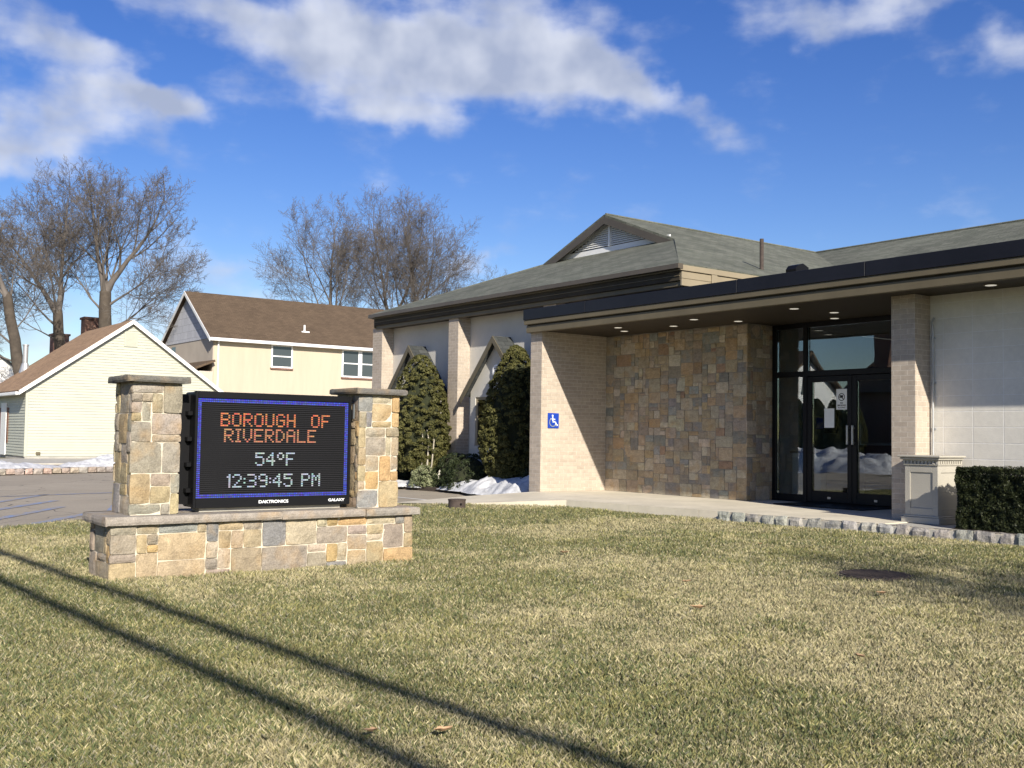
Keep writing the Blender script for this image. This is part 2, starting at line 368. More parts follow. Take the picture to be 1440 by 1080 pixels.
for (a0, e0, rx, ry, an, st) in CL:
    mp = N(nt, 'ShaderNodeMapping', vector_type='TEXTURE'); L(nt, wa.outputs[0], mp.inputs['Vector'])
    mp.inputs['Location'].default_value = (a0, e0, 0); mp.inputs['Rotation'].default_value = (0, 0, math.radians(an)); mp.inputs['Scale'].default_value = (rx, ry, 1)
    ln = N(nt, 'ShaderNodeVectorMath', operation='LENGTH'); L(nt, mp.outputs[0], ln.inputs[0])
    mr = N(nt, 'ShaderNodeMapRange', interpolation_type='SMOOTHSTEP'); L(nt, ln.outputs['Value'], mr.inputs[0])
    mr.inputs[1].default_value = 1.35; mr.inputs[2].default_value = .1; mr.inputs[3].default_value = 0; mr.inputs[4].default_value = st
    if acc is None: acc = mr.outputs[0]
    else:
        ad = N(nt, 'ShaderNodeMath', operation='ADD'); L(nt, acc, ad.inputs[0]); L(nt, mr.outputs[0], ad.inputs[1]); acc = ad.outputs[0]
mp = N(nt, 'ShaderNodeMapping'); L(nt, cb.outputs[0], mp.inputs['Vector']); mp.inputs['Scale'].default_value = (.22, .42, 1)
dn = N(nt, 'ShaderNodeTexNoise'); dn.inputs['Scale'].default_value = 1.3; dn.inputs['Detail'].default_value = 8; dn.inputs['Roughness'].default_value = .52; L(nt, mp.outputs[0], dn.inputs['Vector'])
dm = N(nt, 'ShaderNodeMath', operation='MULTIPLY_ADD'); L(nt, dn.outputs['Fac'], dm.inputs[0]); dm.inputs[1].default_value = 1.9; dm.inputs[2].default_value = -1.0
ds = N(nt, 'ShaderNodeMath', operation='ADD'); L(nt, acc, ds.inputs[0]); L(nt, dm.outputs[0], ds.inputs[1])
cov = N(nt, 'ShaderNodeMapRange', interpolation_type='SMOOTHSTEP'); L(nt, ds.outputs[0], cov.inputs[0]); cov.inputs[1].default_value = .0; cov.inputs[2].default_value = 1.4; cov.inputs[4].default_value = .95
thick = N(nt, 'ShaderNodeMapRange', interpolation_type='SMOOTHSTEP'); L(nt, ds.outputs[0], thick.inputs[0]); thick.inputs[1].default_value = .5; thick.inputs[2].default_value = 1.5
cc = mixc(nt, thick.outputs[0], (4.9, 5.2, 6.1), (2.7, 3.1, 4.1))
cn = noise(nt, cb.outputs[0], .34, 3, .45)
gm = N(nt, 'ShaderNodeMath', operation='MULTIPLY_ADD'); L(nt, cn, gm.inputs[0]); gm.inputs[1].default_value = 3.2; gm.inputs[2].default_value = -1.15; gm.use_clamp = True
cc = mixc(nt, gm.outputs[0], mixc(nt, .75, cc, (2.7, 3.1, 4.2)), mixc(nt, .55, cc, (6.0, 6.2, 6.8)))
fin = mixc(nt, cov.outputs[0], hs.outputs[0], cc)
L(nt, fin, bg.inputs['Color']); bg.inputs['Strength'].default_value = .100
SC.view_settings.view_transform = 'Standard'; SC.view_settings.look = 'None'; SC.view_settings.gamma = 1; SC.view_settings.exposure = .62
SC.render.engine = 'CYCLES'; SC.render.resolution_x = 1024; SC.render.resolution_y = 768

# ------------------------------------------------------------------ ground
def sstep(t): t = max(0., min(1., t)); return t*t*(3-2*t)
def lawn_z(x, y): return .02 + .07*sstep((y-5)/6)
def np_lawn_z(y): t = np.clip((y-5)/6, 0, 1); return .02 + .07*t*t*(3-2*t)
def struct(name, mb, mat, kind='structure', **k): return tag(mb.build(name, mat, **k), kind=kind)

g = MB(); g.face([(-1500,-1500,-.035),(1500,-1500,-.035),(1500,1500,-.035),(-1500,1500,-.035)])
m, nt, b = newmat('far_ground'); P = geo_pos(nt)
c = mixc(nt, ramp(nt, noise(nt, P, .08, 5, .6), .3, .7), (.10, .10, .045), (.17, .15, .08)); L(nt, c, b.inputs['Base Color']); b.inputs['Roughness'].default_value = 1
struct('ground', g, m)
g = MB(); g.face([(-47.5,-3.5,-.02),(-10,-3.5,-.02),(-10,16,-.02),(-24.5,16,-.02),(-24.5,40,-.02),(-60,40,-.02),(-60,18.5,-.02),(-47.5,18.5,-.02)])
struct('parking_lot', g, M['asphalt'])
g = MB(); g.face([(-120,-17,-.015),(60,-17,-.015),(60,-8,-.015),(-120,-8,-.015)]); g.face([(-30,-8.0,-.015),(-22,-8,-.015),(-22,-3.5,-.015),(-30,-3.5,-.015)])
struct('road', g, M['asphalt'])

LEFT = [(-12.2,-3.4),(-13.0,0.8),(-13.9,2.73),(-14.8,3.93),(-15.2,6.0),(-15.43,9.16),(-13.17,10.96),(-10.14,11.19)]
KERB_END = (3.0, 12.45)
def kerb_y(x): return 11.19 + (x+10.14)*.0985
def left_edge(y):
    for (xa, ya), (xb, yb) in zip(LEFT, LEFT[1:]):
        if ya <= y <= yb: return xa + (xb-xa)*(y-ya)/(yb-ya)
    return None
def in_lawn(x, y):
    if y < -3.4 or x > 3: return False
    if y > 9.16:
        if x < -13.17: return y < 9.16+(x+15.43)*.7965
        if x < -10.14: return y < 10.96 + (x+13.17)*.0759
        return y < kerb_y(x)-.04
    e = left_edge(y); return x > e
# lawn sheet: grid triangulated inside the outline
g = MB(); st = .25
ys = np.arange(-3.4, 12.6, st)
for yy in ys:
    xs = np.arange(-15.6, 3.0, .5)
    for xx in xs:
        q = [(xx, yy), (xx+.5, yy), (xx+.5, yy+st), (xx, yy+st)]
        k = [in_lawn(*p) for p in q]
        if all(k): g.face([(p[0], p[1], lawn_z(*p)) for p in q])
        elif any(k):
            # clip roughly against the outline
            r = []
            for i in range(4):
                a_, b_ = q[i], q[(i+1) % 4]
                if k[i]: r.append(a_)
                if k[i] != k[(i+1) % 4]:
                    lo, hi = (a_, b_) if k[i] else (b_, a_)
                    for _ in range(14):
                        mid = ((lo[0]+hi[0])/2, (lo[1]+hi[1])/2)
                        if in_lawn(*mid): lo = mid
                        else: hi = mid
                    r.append(lo)
            if len(r) >= 3: g.face([(p[0], p[1], lawn_z(*p)) for p in r])
struct('lawn', g, M['lawn'])

# grass blades: one mesh of several hundred thousand bent blades
rs = np.random.RandomState(3)
def vnoise(x, y, s, seed):
    r = np.random.RandomState(seed).rand(256, 256)
    u = x/s+500; v = y/s+500; i = np.floor(u).astype(int); j = np.floor(v).astype(int); fu = u-i; fv = v-j
    fu = fu*fu*(3-2*fu); fv = fv*fv*(3-2*fv)
    A = r[i % 256, j % 256]; B = r[(i+1) % 256, j % 256]; C_ = r[i % 256, (j+1) % 256]; D = r[(i+1) % 256, (j+1) % 256]
    return (A*(1-fu)+B*fu)*(1-fv)+(C_*(1-fu)+D*fu)*fv
def grass():
    n = 2450000
    # sample by distance from the lawn's near corner so that blades near the pavement are denser
    dep = 2.6 + (17.5-2.6)*rs.rand(n)**1.45
    lat = -(.62*dep+.6) + rs.rand(n)*(1.62*dep+1.8)
    fx, fy = -.8014, .5982
    x = fx*dep - (-fy)*lat*1.0; y = fy*dep - fx*lat
    x = fx*dep + fy*lat; y = fy*dep - fx*lat
    e = np.interp(y, [p[1] for p in LEFT[:6]], [p[0] for p in LEFT[:6]])
    jit = (rs.rand(n)-.5)*.07
    top = np.where(x < -13.17, 9.16+(x+15.43)*.7965, np.where(x < -10.14, 10.96+(x+13.17)*.0759, 11.19+(x+10.14)*.0985-.045))
    ok = (y > -3.3) & (x < 3) & (x > e+jit*np.where(y < 9.16, 1, 0)) & (y < top+np.where(x < -10.2, jit, 0)) & (x > -15.43)
    # sign base keeps its footprint
    ok &= ~((x > -9.27) & (x < -8.68) & (y > 2.53) & (y < 5.29))
    ok &= ~((((x+5.5)/.25)**2+((y-8.08)/.22)**2) < rs.rand(n)*1.6)
    ok &= ~(((x+13.83)**2+(y-9.28)**2) < .16**2)
    keep = rs.rand(n) < np.clip(1.1-(dep-3)/26, .4, 1)
    ok &= keep
    x, y, dep = x[ok], y[ok], dep[ok]; n = len(x)
    z = np_lawn_z(y)
    patch = .5*vnoise(x, y, 1.7, 1)+.3*vnoise(x, y, .55, 2)+.2*vnoise(x, y, .17, 5)
    fine = vnoise(x, y, .11, 4); tall = vnoise(x, y, .35, 9)
    h = (.012+.022*rs.rand(n))*(.60+.9*tall)
    w = (.0009+.0010*rs.rand(n))*(.8+dep*.15)
    a = rs.rand(n)*2*PI; ax, ay = np.cos(a), np.sin(a)
    swirl = vnoise(x, y, .10, 12)*4*PI + rs.randn(n)*1.6
    lean = h*(.15+.75*rs.rand(n)); lx = np.cos(swirl)*lean; ly = np.sin(swirl)*lean
    V = np.zeros((n, 4, 3), np.float32)
    V[:, 0] = np.stack([x-ax*w, y-ay*w, z-.004], 1); V[:, 1] = np.stack([x+ax*w, y+ay*w, z-.004], 1)
    V[:, 2] = np.stack([x+lx*.35+ax*w*.7, y+ly*.35+ay*w*.7, z+h*.62], 1); V[:, 3] = np.stack([x+lx, y+ly, z+h], 1)
    base = np.arange(n)[:, None]*4
    F = np.concatenate([base+0, base+1, base+2, base+0, base+2, base+3], 1).reshape(-1, 3)
    me = bpy.data.meshes.new('grass'); me.vertices.add(n*4); me.vertices.foreach_set('co', V.ravel())
    nf = len(F); me.loops.add(nf*3); me.loops.foreach_set('vertex_index', F.ravel().astype(np.int32))
    me.polygons.add(nf); me.polygons.foreach_set('loop_start', (np.arange(nf)*3).astype(np.int32)); me.polygons.foreach_set('loop_total', np.full(nf, 3, np.int32))
    straw = np.array([.60, .53, .31]); olive = np.array([.335, .312, .13]); green = np.array([.175, .205, .088]); yell = np.array([.42, .39, .16]); grey = np.array([.40, .37, .27])
    pg = np.clip((.54-patch)*2.4+.44, .20, .78)          # share of green blades
    r = rs.rand(n)
    c = np.where((r < pg*.55)[:, None], green, np.where((r < pg)[:, None], olive, straw))
    c = np.where(((r > .93))[:, None], grey, c)
    yp = vnoise(x, y, .6, 21); c = np.where(((yp > .70) & (rs.rand(n) < .22))[:, None], yell, c)
    c = c*(.56+.62*rs.rand(n))[:, None]*(.82+.32*fine)[:, None]
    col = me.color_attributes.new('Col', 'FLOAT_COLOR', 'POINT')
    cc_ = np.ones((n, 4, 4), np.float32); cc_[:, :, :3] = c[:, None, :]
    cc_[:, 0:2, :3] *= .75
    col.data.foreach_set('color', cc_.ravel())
    me.materials.append(M['blade']); me.update(); me.validate()
    o = bpy.data.objects.new('grass', me); COL.objects.link(o); tag(o, 'short winter grass, straw and green, covering the lawn', 'grass', kind='stuff')
grass()

# concrete: walk to the parking lot, slab along the entrance
g = MB()
wl = [(-15.43,9.16,.03),(-14.3,10.06,.115),(-13.17,10.96,.205)]; wr = [(-16.06,9.52,.03),(-15.95,10.9,.115),(-15.35,11.95,.205)]
for i in range(2): g.slab([wl[i], wl[i+1], wr[i+1], wr[i]], .22)
g.slab([(-15.2,6.0,.012),(-15.43,9.16,.03),(-16.06,9.52,.03),(-16.1,5.2,.012)], .1)
struct('walkway', g, M['concrete'])
g = MB()
def slab_front(x): return 10.96 + (x+13.17)*.130
xs = [-13.17, -11.9, -10.6, -9.3, -7.8]
for xa, xb in zip(xs, xs[1:]):
    g.slab([(xa+.004, slab_front(xa), .205), (xb-.004, slab_front(xb), .205), (xb-.004, 14.6, .205), (xa+.004, 14.6, .205)], .25)
g.slab([(-15.35,11.95,.205),(-13.174,10.96,.205),(-13.174,14.6,.205),(-15.35,14.6,.205)], .25)
struct('entrance_pavement', g, M['concrete'])
g = MB(); g.slab([(-10.14,11.2,.193),(3,kerb_y(3),.193),(3,12.9,.193),(-7.8,12.9,.193),(-7.8,slab_front(-7.8),.193),(-10.14,slab_front(-10.14)-.002,.193)], .2)
struct('path', g, M['concrete_grey'])
g = MB(); g.face([(-7.0,11.80,.199),(3,12.3,.199),(3,12.8,.199),(-7.3,12.8,.199)])
struct('mulch_bed', g, M['mulch'])

# granite block kerb: rough split blocks with pale joints
def rough_block(mb, o, u, v, n, W_, H_, D_, col, ju=.012, nx=4, ny=3, bev=.012, mat=0, seed=0):
    """rough faced stone: o = lower left front corner; u, v, n unit vectors; sticks out along n by about D_"""
    o, u, v, n = Vector(o), Vector(u), Vector(v), Vector(n)
    s = rnd.random()*100
    flip = u.cross(v).dot(n) < 0
    grid = []
    cj = [(rnd.uniform(-1, 1)*ju*.5, rnd.uniform(-1, 1)*ju*.5) for _ in range(4)]
    for j in range(ny+1):
        row = []
        for i in range(nx+1):
            fu, fv = i/nx, j/ny
            du = cj[0][0]*(1-fu)*(1-fv)+cj[1][0]*fu*(1-fv)+cj[2][0]*fu*fv+cj[3][0]*(1-fu)*fv
            dv = cj[0][1]*(1-fu)*(1-fv)+cj[1][1]*fu*(1-fv)+cj[2][1]*fu*fv+cj[3][1]*(1-fu)*fv
            edge = i in (0, nx) or j in (0, ny)
            p = o + u*(fu*W_+du) + v*(fv*H_+dv)
            nn = mnoise.noise(Vector((fu*W_*9+s, fv*H_*9+s, s)))
            d = D_ + nn*ju - (bev if edge else 0)
            if (i in (0, nx)) and (j in (0, ny)): p += u*((.5-fu)*.010*min(1, W_/.2)) + v*((.5-fv)*.010*min(1, H_/.2))
            row.append(p + n*d)
        grid.append(row)
    def F(pts):
        mb.face(pts[::-1] if flip else pts, mat, col)
    for j in range(ny):
        for i in range(nx): F([grid[j][i], grid[j][i+1], grid[j+1][i+1], grid[j+1][i]])
    def back(p): return p - n*((p-o).dot(n)+.01)
    for i in range(nx):
        F([back(grid[0][i]), back(grid[0][i+1]), grid[0][i+1], grid[0][i]]); F([grid[ny][i], grid[ny][i+1], back(grid[ny][i+1]), back(grid[ny][i])])
    for j in range(ny):
        F([grid[j][0], grid[j+1][0], back(grid[j+1][0]), back(grid[j][0])]); F([back(grid[j][nx]), back(grid[j+1][nx]), grid[j+1][nx], grid[j][nx]])
def jit(c, a=.12):
    k = 1+rnd.uniform(-a, a); return tuple(max(.01, x*k*(1+rnd.uniform(-a, a)*.3)) for x in c)
g = MB(); kd = Vector((1, .0985, 0)).normalized(); kn = Vector((kd.y, -kd.x, 0))
p = Vector((-10.14, 11.19, 0)); tt = 0
while tt < 9.0:
    w_ = rnd.uniform(.20, .27)
    q = p + kd*tt
    col = jit(rnd.choice([(.38,.38,.36),(.45,.45,.43),(.31,.315,.30),(.42,.415,.39)]))
    rough_block(g, q + Vector((0, 0, .0)) - kn*.02, kd, (0, 0, 1), kn, w_-.028, .216, .035, col, .032, 6, 5, .022)
    a_ = q - kn*.01; b_ = q + kd*(w_-.022) - kn*.01
    g.face([a_+Vector((0,0,.208)), b_+Vector((0,0,.208)), b_-kn*.10+Vector((0,0,.205)), a_-kn*.10+Vector((0,0,.205))], 0, jit((.50,.48,.44)))
    tt += w_
g.prism([(-10.14, 11.2), (-1.1, 11.2+9.04*.0985), (-1.1, 11.2+9.04*.0985+.11), (-10.14, 11.31)], 2, -.02, .2, 1)
tag(g.build('kerb', [M['granite'], M['mortar']]), kind='structure')

# kerb and verge by the small house, painted markings
g = MB(); a0 = Vector((-29.6, 4.3, 0)); a1 = Vector((-32.6, 11.2, 0)); d_ = (a1-a0).normalized(); n_ = Vector((d_.y, -d_.x, 0)); tt = -4.0
while tt < 8.0:
    w_ = rnd.uniform(.24, .32); q = a0 + d_*tt
    rough_block(g, q, d_, (0,0,1), n_, w_-.03, .15, .03, jit(rnd.choice([(.50,.42,.36),(.44,.40,.37),(.55,.42,.35)])), .02, 3, 2, .02)
    a_ = q; b_ = q+d_*(w_-.03); g.face([a_+Vector((0,0,.15)), b_+Vector((0,0,.15)), b_-n_*.2+Vector((0,0,.15)), a_-n_*.2+Vector((0,0,.15))], 0, (.45,.40,.35))
    tt += w_
tag(g.build('kerb', M['granite']), kind='structure')
g = MB(); g.slab([(-28.0,.4,.10),(-32.9,11.6,.10),(-35.5,11.4,.10),(-31.2,.4,.10)], .12); struct('verge', g, M['mulch'])
g = MB(); g.slab([(-41.0,-2,.03),(-37.5,19,.03),(-45.3,19,.03),(-45.3,-2,.03)], .05); struct('driveway', g, M['concrete_grey'])
g = MB()
def stripe(x0, y0, x1, y1, w_=.12, z=-.014):
    a_ = Vector((x0, y0, z)); b_ = Vector((x1, y1, z)); d = (b_-a_).normalized(); n = Vector((-d.y, d.x, 0))*w_/2
    g.face([a_-n, b_-n, b_+n, a_+n])
for s_ in [(-14.45,2.55,-14.05,2.95,.2),(-14.4,3.0,-16.6,4.6,.16),(-15.6,2.9,-17.9,4.4,.16),(-16.9,2.9,-19.5,4.7,.15),(-18.7,3.3,-21.4,5.0,.14),(-13.9,2.2,-22.0,4.0,.14),(-14.6,4.1,-20.6,6.2,.14),(-20.9,3.6,-21.6,6.6,.14)]:
    stripe(*s_)
tag(g.build('parking_marking', M['paint_blue']), kind='structure')
g = MB(); stripe(-16.46, 10.8, -24.2, 10.35, .11); stripe(-16.6, 8.1, -24.2, 7.8, .11); tag(g.build('parking_marking', M['paint_white']), kind='structure')

# planting bed in front of the wing
g = MB(); g.slab([(-15.6,12.55,.07),(-15.6,13.8,.07),(-24.4,13.8,.07),(-24.4,12.35,.07),(-21.4,12.3,.07),(-18.2,12.7,.07)], .12); struct('mulch_bed', g, M['mulch'])

def snow_heap(name, pts, label_kind='stuff', z0=0.0, seed=0, lump=.06, ball=6.5):
    """pts: list of (x, y, radius, height) along a ridge"""
    mb = MB(); nx, ny = 110, 44
    q_ = []
    for a_, b_ in zip(pts, pts[1:]):
        for k in range(4): q_.append(tuple(a_[i]+(b_[i]-a_[i])*k/4 for i in range(4)))
    pts = q_+[pts[-1]]
    x0 = min(p[0]-p[2] for p in pts)-.2; x1 = max(p[0]+p[2] for p in pts)+.2; y0 = min(p[1]-p[2] for p in pts)-.2; y1 = max(p[1]+p[2] for p in pts)+.2
    if (x1-x0) < (y1-y0): nx, ny = ny, nx
    P = {}
    for i in range(nx+1):
        for j in range(ny+1):
            x = x0+(x1-x0)*i/nx; y = y0+(y1-y0)*j/ny; h = 0
            for (px, py, r, hh) in pts:
                d = math.hypot(x-px, (y-py))/r
                if d < 1: h = max(h, hh*(1-d*d)**.9)
            n1 = mnoise.noise(Vector((x*2.1+seed, y*2.1, seed))); n2 = mnoise.noise(Vector((x*ball, y*ball, seed+4)))
            h = h*(1+.45*n1) + (n2*lump*.7+mnoise.noise(Vector((x*15, y*15, seed)))*lump*.25)*min(1, h*9)
            P[i, j] = (x, y, z0+h-.012, h)
    for i in range(nx):
        for j in range(ny):
            q = [P[i, j], P[i+1, j], P[i+1, j+1], P[i, j+1]]
            if max(t[3] for t in q) > .012: mb.face([t[:3] for t in q])
    bm_v = {}; o = mb.build(name, M['snow'], smooth=True, uv=False)
    import bmesh
    bm = bmesh.new(); bm.from_mesh(o.data); bmesh.ops.remove_doubles(bm, verts=bm.verts, dist=.0005); bm.to_mesh(o.data); bm.free()
    return tag(o, kind=label_kind)
snow_heap('snow', [(-16.3,12.75,.75,.40),(-16.9,12.8,.6,.33),(-17.5,12.85,.7,.32),(-18.2,12.95,.55,.28),(-18.8,12.95,.5,.22),(-19.3,12.95,.45,.15)], z0=.05, seed=2)
snow_heap('snow', [(-21.0,12.55,.5,.13),(-21.8,12.5,.6,.12),(-22.6,12.5,.5,.10),(-20.3,12.75,.4,.10)], z0=.05, seed=5, lump=.03)
snow_heap('snow', [(-30.6,3.9,.9,.14),(-31.0,4.9,1.0,.20),(-31.4,5.9,1.0,.20),(-31.8,6.8,.9,.16),(-32.2,7.5,.6,.09)], z0=.1, seed=8)
snow_heap('snow', [(-33.6,8.9,.8,.15),(-33.9,9.9,1.1,.32),(-34.2,10.9,1.1,.38),(-34.4,11.9,.9,.35)], z0=.1, seed=11)
snow_heap('snow', [(-36,-6,1.5,.8),(-33.5,-6,1.5,1.0),(-31,-6,1.5,1.15),(-28.5,-6,1.5,1.0),(-26,-6,1.4,.85),(-23.5,-6,1.4,.6),(-39,-6,1.5,.6)], z0=0, seed=14, lump=.15, ball=3.5)

# ------------------------------------------------------------------ monument sign
PAL = [((.46,.38,.25), 5), ((.42,.35,.25), 5), ((.38,.345,.28), 5), ((.28,.285,.285), 3), ((.52,.38,.20), 3), ((.47,.41,.31), 5), ((.37,.32,.27), 3)]
def pick(pal):
    t = rnd.uniform(0, sum(w for _, w in pal))
    for c_, w_ in pal:
        t -= w_
        if t <= 0: return jit(c_)
    return jit(pal[0][0])
def ashlar(mb, o, u, n, W_, H_, unit, pal, gap=.007, jut=(.012, .03), ju=.008, sizes=((2,2),(3,2),(2,3),(3,3),(2,1),(3,1),(1,2),(4,2),(4,3),(1,1)), bev=.008, sub=(4, 3), mat=0, warp=.35):
    nx = max(1, round(W_/unit[0])); ny = max(1, round(H_/unit[1])); cw, ch = W_/nx, H_/ny
    gx = [[i*cw + (rnd.uniform(-warp, warp)*cw*.5 if 0 < i < nx else 0) for i in range(nx+1)] for _ in range(ny+1)]
    occ = [[False]*nx for _ in range(ny)]
    o = Vector(o); u = Vector(u).normalized(); n = Vector(n).normalized(); v = Vector((0, 0, 1))
    coff = [rnd.uniform(-warp, warp)*cw*.5 for _ in range(nx+1)]; roff = [rnd.uniform(-warp, warp)*ch*.5 for _ in range(ny+1)]
    coff[0] = coff[-1] = roff[0] = roff[-1] = 0
    for j in range(ny):
        for i in range(nx):
            if occ[j][i]: continue
            cand = [s for s in sizes if i+s[0] <= nx and j+s[1] <= ny and all(not occ[j+b_][i+a_] for a_ in range(s[0]) for b_ in range(s[1]))]
            s = rnd.choice(cand) if cand else (1, 1)
            if cand and s == (1, 1) and rnd.random() < .7: s = rnd.choice(cand)
            for a_ in range(s[0]):
                for b_ in range(s[1]): occ[j+b_][i+a_] = True
            x0 = i*cw+coff[i]; x1 = (i+s[0])*cw+coff[i+s[0]]; y0 = j*ch+roff[j]; y1 = (j+s[1])*ch+roff[j+s[1]]
            rough_block(mb, o+u*(x0+gap/2)+v*(y0+gap/2), u, v, n, x1-x0-gap, y1-y0-gap, rnd.uniform(*jut), pick(pal), ju, sub[0], sub[1], bev, mat)
def stone_box(parent, name, x0, x1, y0, y1, z0, z1, unit, pal, jut=(.010, .024)):
    """box faced with stones on all four sides, mortar core"""
    mb = MB(); e = .022
    mb.box(x0+e, x1-e, y0+e, y1-e, z0, z1, 1)
    e2 = e
    ashlar(mb, (x1-e, y0+.004, z0), (0, 1, 0), (1, 0, 0), y1-y0-.008, z1-z0, unit, pal, jut=jut)
    ashlar(mb, (x0+.02, y0+e, z0), (1, 0, 0), (0, -1, 0), x1-x0-.04, z1-z0, unit, pal, jut=jut)
    ashlar(mb, (x0+e, y0+.004, z0), (0, 1, 0), (-1, 0, 0), y1-y0-.008, z1-z0, unit, pal, jut=jut)
    ashlar(mb, (x0+.02, y1-e, z0), (1, 0, 0), (0, 1, 0), x1-x0-.04, z1-z0, unit, pal, jut=jut)
    return mb.build(name, [M['stone'], M['mortar']], parent)
def cap_stone(parent, name, x0, x1, y0, y1, z0, z1, col, joints=()):
    mb = MB(); cuts = [y0]+list(joints)+[y1]
    for ya, yb in zip(cuts, cuts[1:]):
        mb.box(x0+.02, x1-.02, ya+.004, yb-.004, z0, z1, 0, jit(col, .06))
        c_ = jit(col, .06)
        k = max(3, int((yb-ya)/.07))
        rough_block(mb, (x1-.02, ya+.004, z0+.001), (0,1,0), (0,0,1), (1,0,0), yb-ya-.008, z1-z0-.002, .02, c_, .012, k, 3, .008)
        rough_block(mb, (x0+.02, ya+.004, z0+.001), (0,1,0), (0,0,1), (-1,0,0), yb-ya-.008, z1-z0-.002, .02, c_, .012, k, 3, .008)
    k = max(3, int((x1-x0)/.07))
    rough_block(mb, (x0+.003, y0+.004, z0+.001), (1,0,0), (0,0,1), (0,-1,0), x1-x0-.006, z1-z0-.002, .015, jit(col, .06), .012, k, 3, .008)
    rough_block(mb, (x0+.003, y1-.004, z0+.001), (1,0,0), (0,0,1), (0,1,0), x1-x0-.006, z1-z0-.002, .015, jit(col, .06), .012, k, 3, .008)
    return mb.build(name, M['bluestone'], parent)
SG = thing('monument_sign', 'stone monument sign with two stone pillars and an electronic message board on the lawn', 'sign', (-8.95, 3.9, 0))
stone_box(SG, 'sign_base', -9.26, -8.66, 2.50, 5.32, 0.0, .465, (.10, .078), PAL)
cap_stone(SG, 'base_cap', -9.31, -8.612, 2.455, 5.365, .465, .535, (.36, .335, .30), (3.95, 4.78))
PAL_L = [((.40,.355,.28), 5), ((.36,.335,.285), 5), ((.45,.38,.24), 4), ((.32,.315,.30), 3), ((.37,.33,.27), 3)]
pl = stone_box(SG, 'pillar', -9.21, -8.73, 2.66, 3.085, .535, 1.625, (.082, .085), PAL_L)
cap_stone(pl, 'pillar_cap', -9.25, -8.68, 2.615, 3.13, 1.625, 1.675, (.155, .15, .14))
pr_ = stone_box(SG, 'pillar', -9.21, -8.73, 4.745, 5.19, .535, 1.60, (.078, .085), PAL)
cap_stone(pr_, 'pillar_cap', -9.25, -8.68, 4.70, 5.235, 1.60, 1.65, (.17, .165, .155))
# electronic message board
CX = -8.825
mb = MB(); mb.box(-9.10, CX-.03, 3.235, 4.705, .575, 1.565, 0, bev=.012)
for (ya, yb, za, zb) in ((3.225, 3.25, .57, 1.57), (4.69, 4.715, .57, 1.57), (3.2505, 4.6895, 1.513, 1.57), (3.2505, 4.6895, .57, .653)):
    mb.box(CX-.04, CX+.006, ya, yb, za, zb, 0, bev=.003)
for k in range(4): mb.box(-8.969, -8.90, 3.19, 3.2345, .70+k*.22, .74+k*.22, 0, bev=.004)
mb.box(-9.098, -8.97, 3.07, 3.234, .60, 1.545, 0); mb.box(-9.098, -8.97, 4.706, 4.76, .60, 1.545, 0)
mb.box(-9.05, -8.87, 3.30, 4.64, .536, .574, 1)
mb.box(-8.83, -8.79, 4.722, 4.735, 1.36, 1.50, 2, bev=.004)
cab = mb.build('message_board', [M['black_metal'], M['concrete_grey'], M['steel']], SG)
NC, NR = 84, 50; Y0, Y1, Z0, Z1 = 3.2505, 4.6895, .6535, 1.5125
pw = (Y1-Y0)/NC; ph = (Z1-Z0)/NR
mb = MB(); mb.box(CX-.032, CX-.014, Y0, Y1, Z0, Z1, 0)
for r_ in range(NR+1):
    zz = Z1 - r_*ph; mb.box(CX-.014, CX-.004, Y0+.001, Y1-.001, max(Z0, zz-.0028), min(Z1, zz+.0028), 1)
m, nt, b = newmat('led_face'); b.inputs['Base Color'].default_value = (.006, .006, .007, 1); b.inputs['Roughness'].default_value = .6; b.inputs['Specular IOR Level'].default_value = .2
led_face = m; louvre = plain('louvre_plastic', (.022, .022, .025), .6, .1, 4, 0, spec=.2)
mb.build('display_panel', [led_face, louvre], cab)
FONT = {'B':'11110 10001 10001 11110 10001 10001 11110','O':'01110 10001 10001 10001 10001 10001 01110','R':'11110 10001 10001 11110 10100 10010 10001','U':'10001 10001 10001 10001 10001 10001 01110',
'G':'01110 10001 10000 10111 10001 10001 01110','H':'10001 10001 10001 11111 10001 10001 10001','F':'11111 10000 10000 11110 10000 10000 10000','I':'111 010 010 010 010 010 111','V':'10001 10001 10001 10001 10001 01010 00100',
'E':'11111 10000 10000 11110 10000 10000 11111','D':'11100 10010 10001 10001 10001 10010 11100','A':'01110 10001 10001 11111 10001 10001 10001','L':'10000 10000 10000 10000 10000 10000 11111',
'5':'11111 10000 11110 00001 00001 10001 01110','4':'00010 00110 01010 10010 11111 00010 00010','d':'0110 1001 1001 0110 0000 0000 0000','1':'01 11 01 01 01 01 01','2':'01110 10001 00001 00010 00100 01000 11111',
'3':'11110 00001 00001 01110 00001 00001 11110','9':'01110 10001 10001 01111 00001 00001 01110',':':'0 0 1 0 1 0 0','P':'11110 10001 10001 11110 10000 10000 10000','M':'10001 11011 10101 10101 10001 10001 10001',' ':'00000 '*6+'00000'}
def dots(name, cells, colf, big=.80):
    mb = MB()
    for (c_, r_) in cells:
        y = Y0+(c_+.5)*pw; z = Z1-(r_+.5)*ph; a_, b_ = pw*big/2, ph*big*.40
        x = CX-.0125
        col = colf(c_, r_)
        mb.face([(x,y-a_,z-b_),(x,y+a_,z-b_),(x,y+a_,z+b_),(x,y-a_,z+b_)], 0, col)
    return mb.build(name, M['led'], cab)
def text_cells(s, c0, r0, bold=True):
    out = set(); c = c0
    for ch in s:
        rows = FONT[ch].split(); w_ = len(rows[0])
        for j, row in enumerate(rows):
            for i, t in enumerate(row):
                if t == '1': out.add((c+i, r0+j))
        c += w_+1
    return sorted(out)
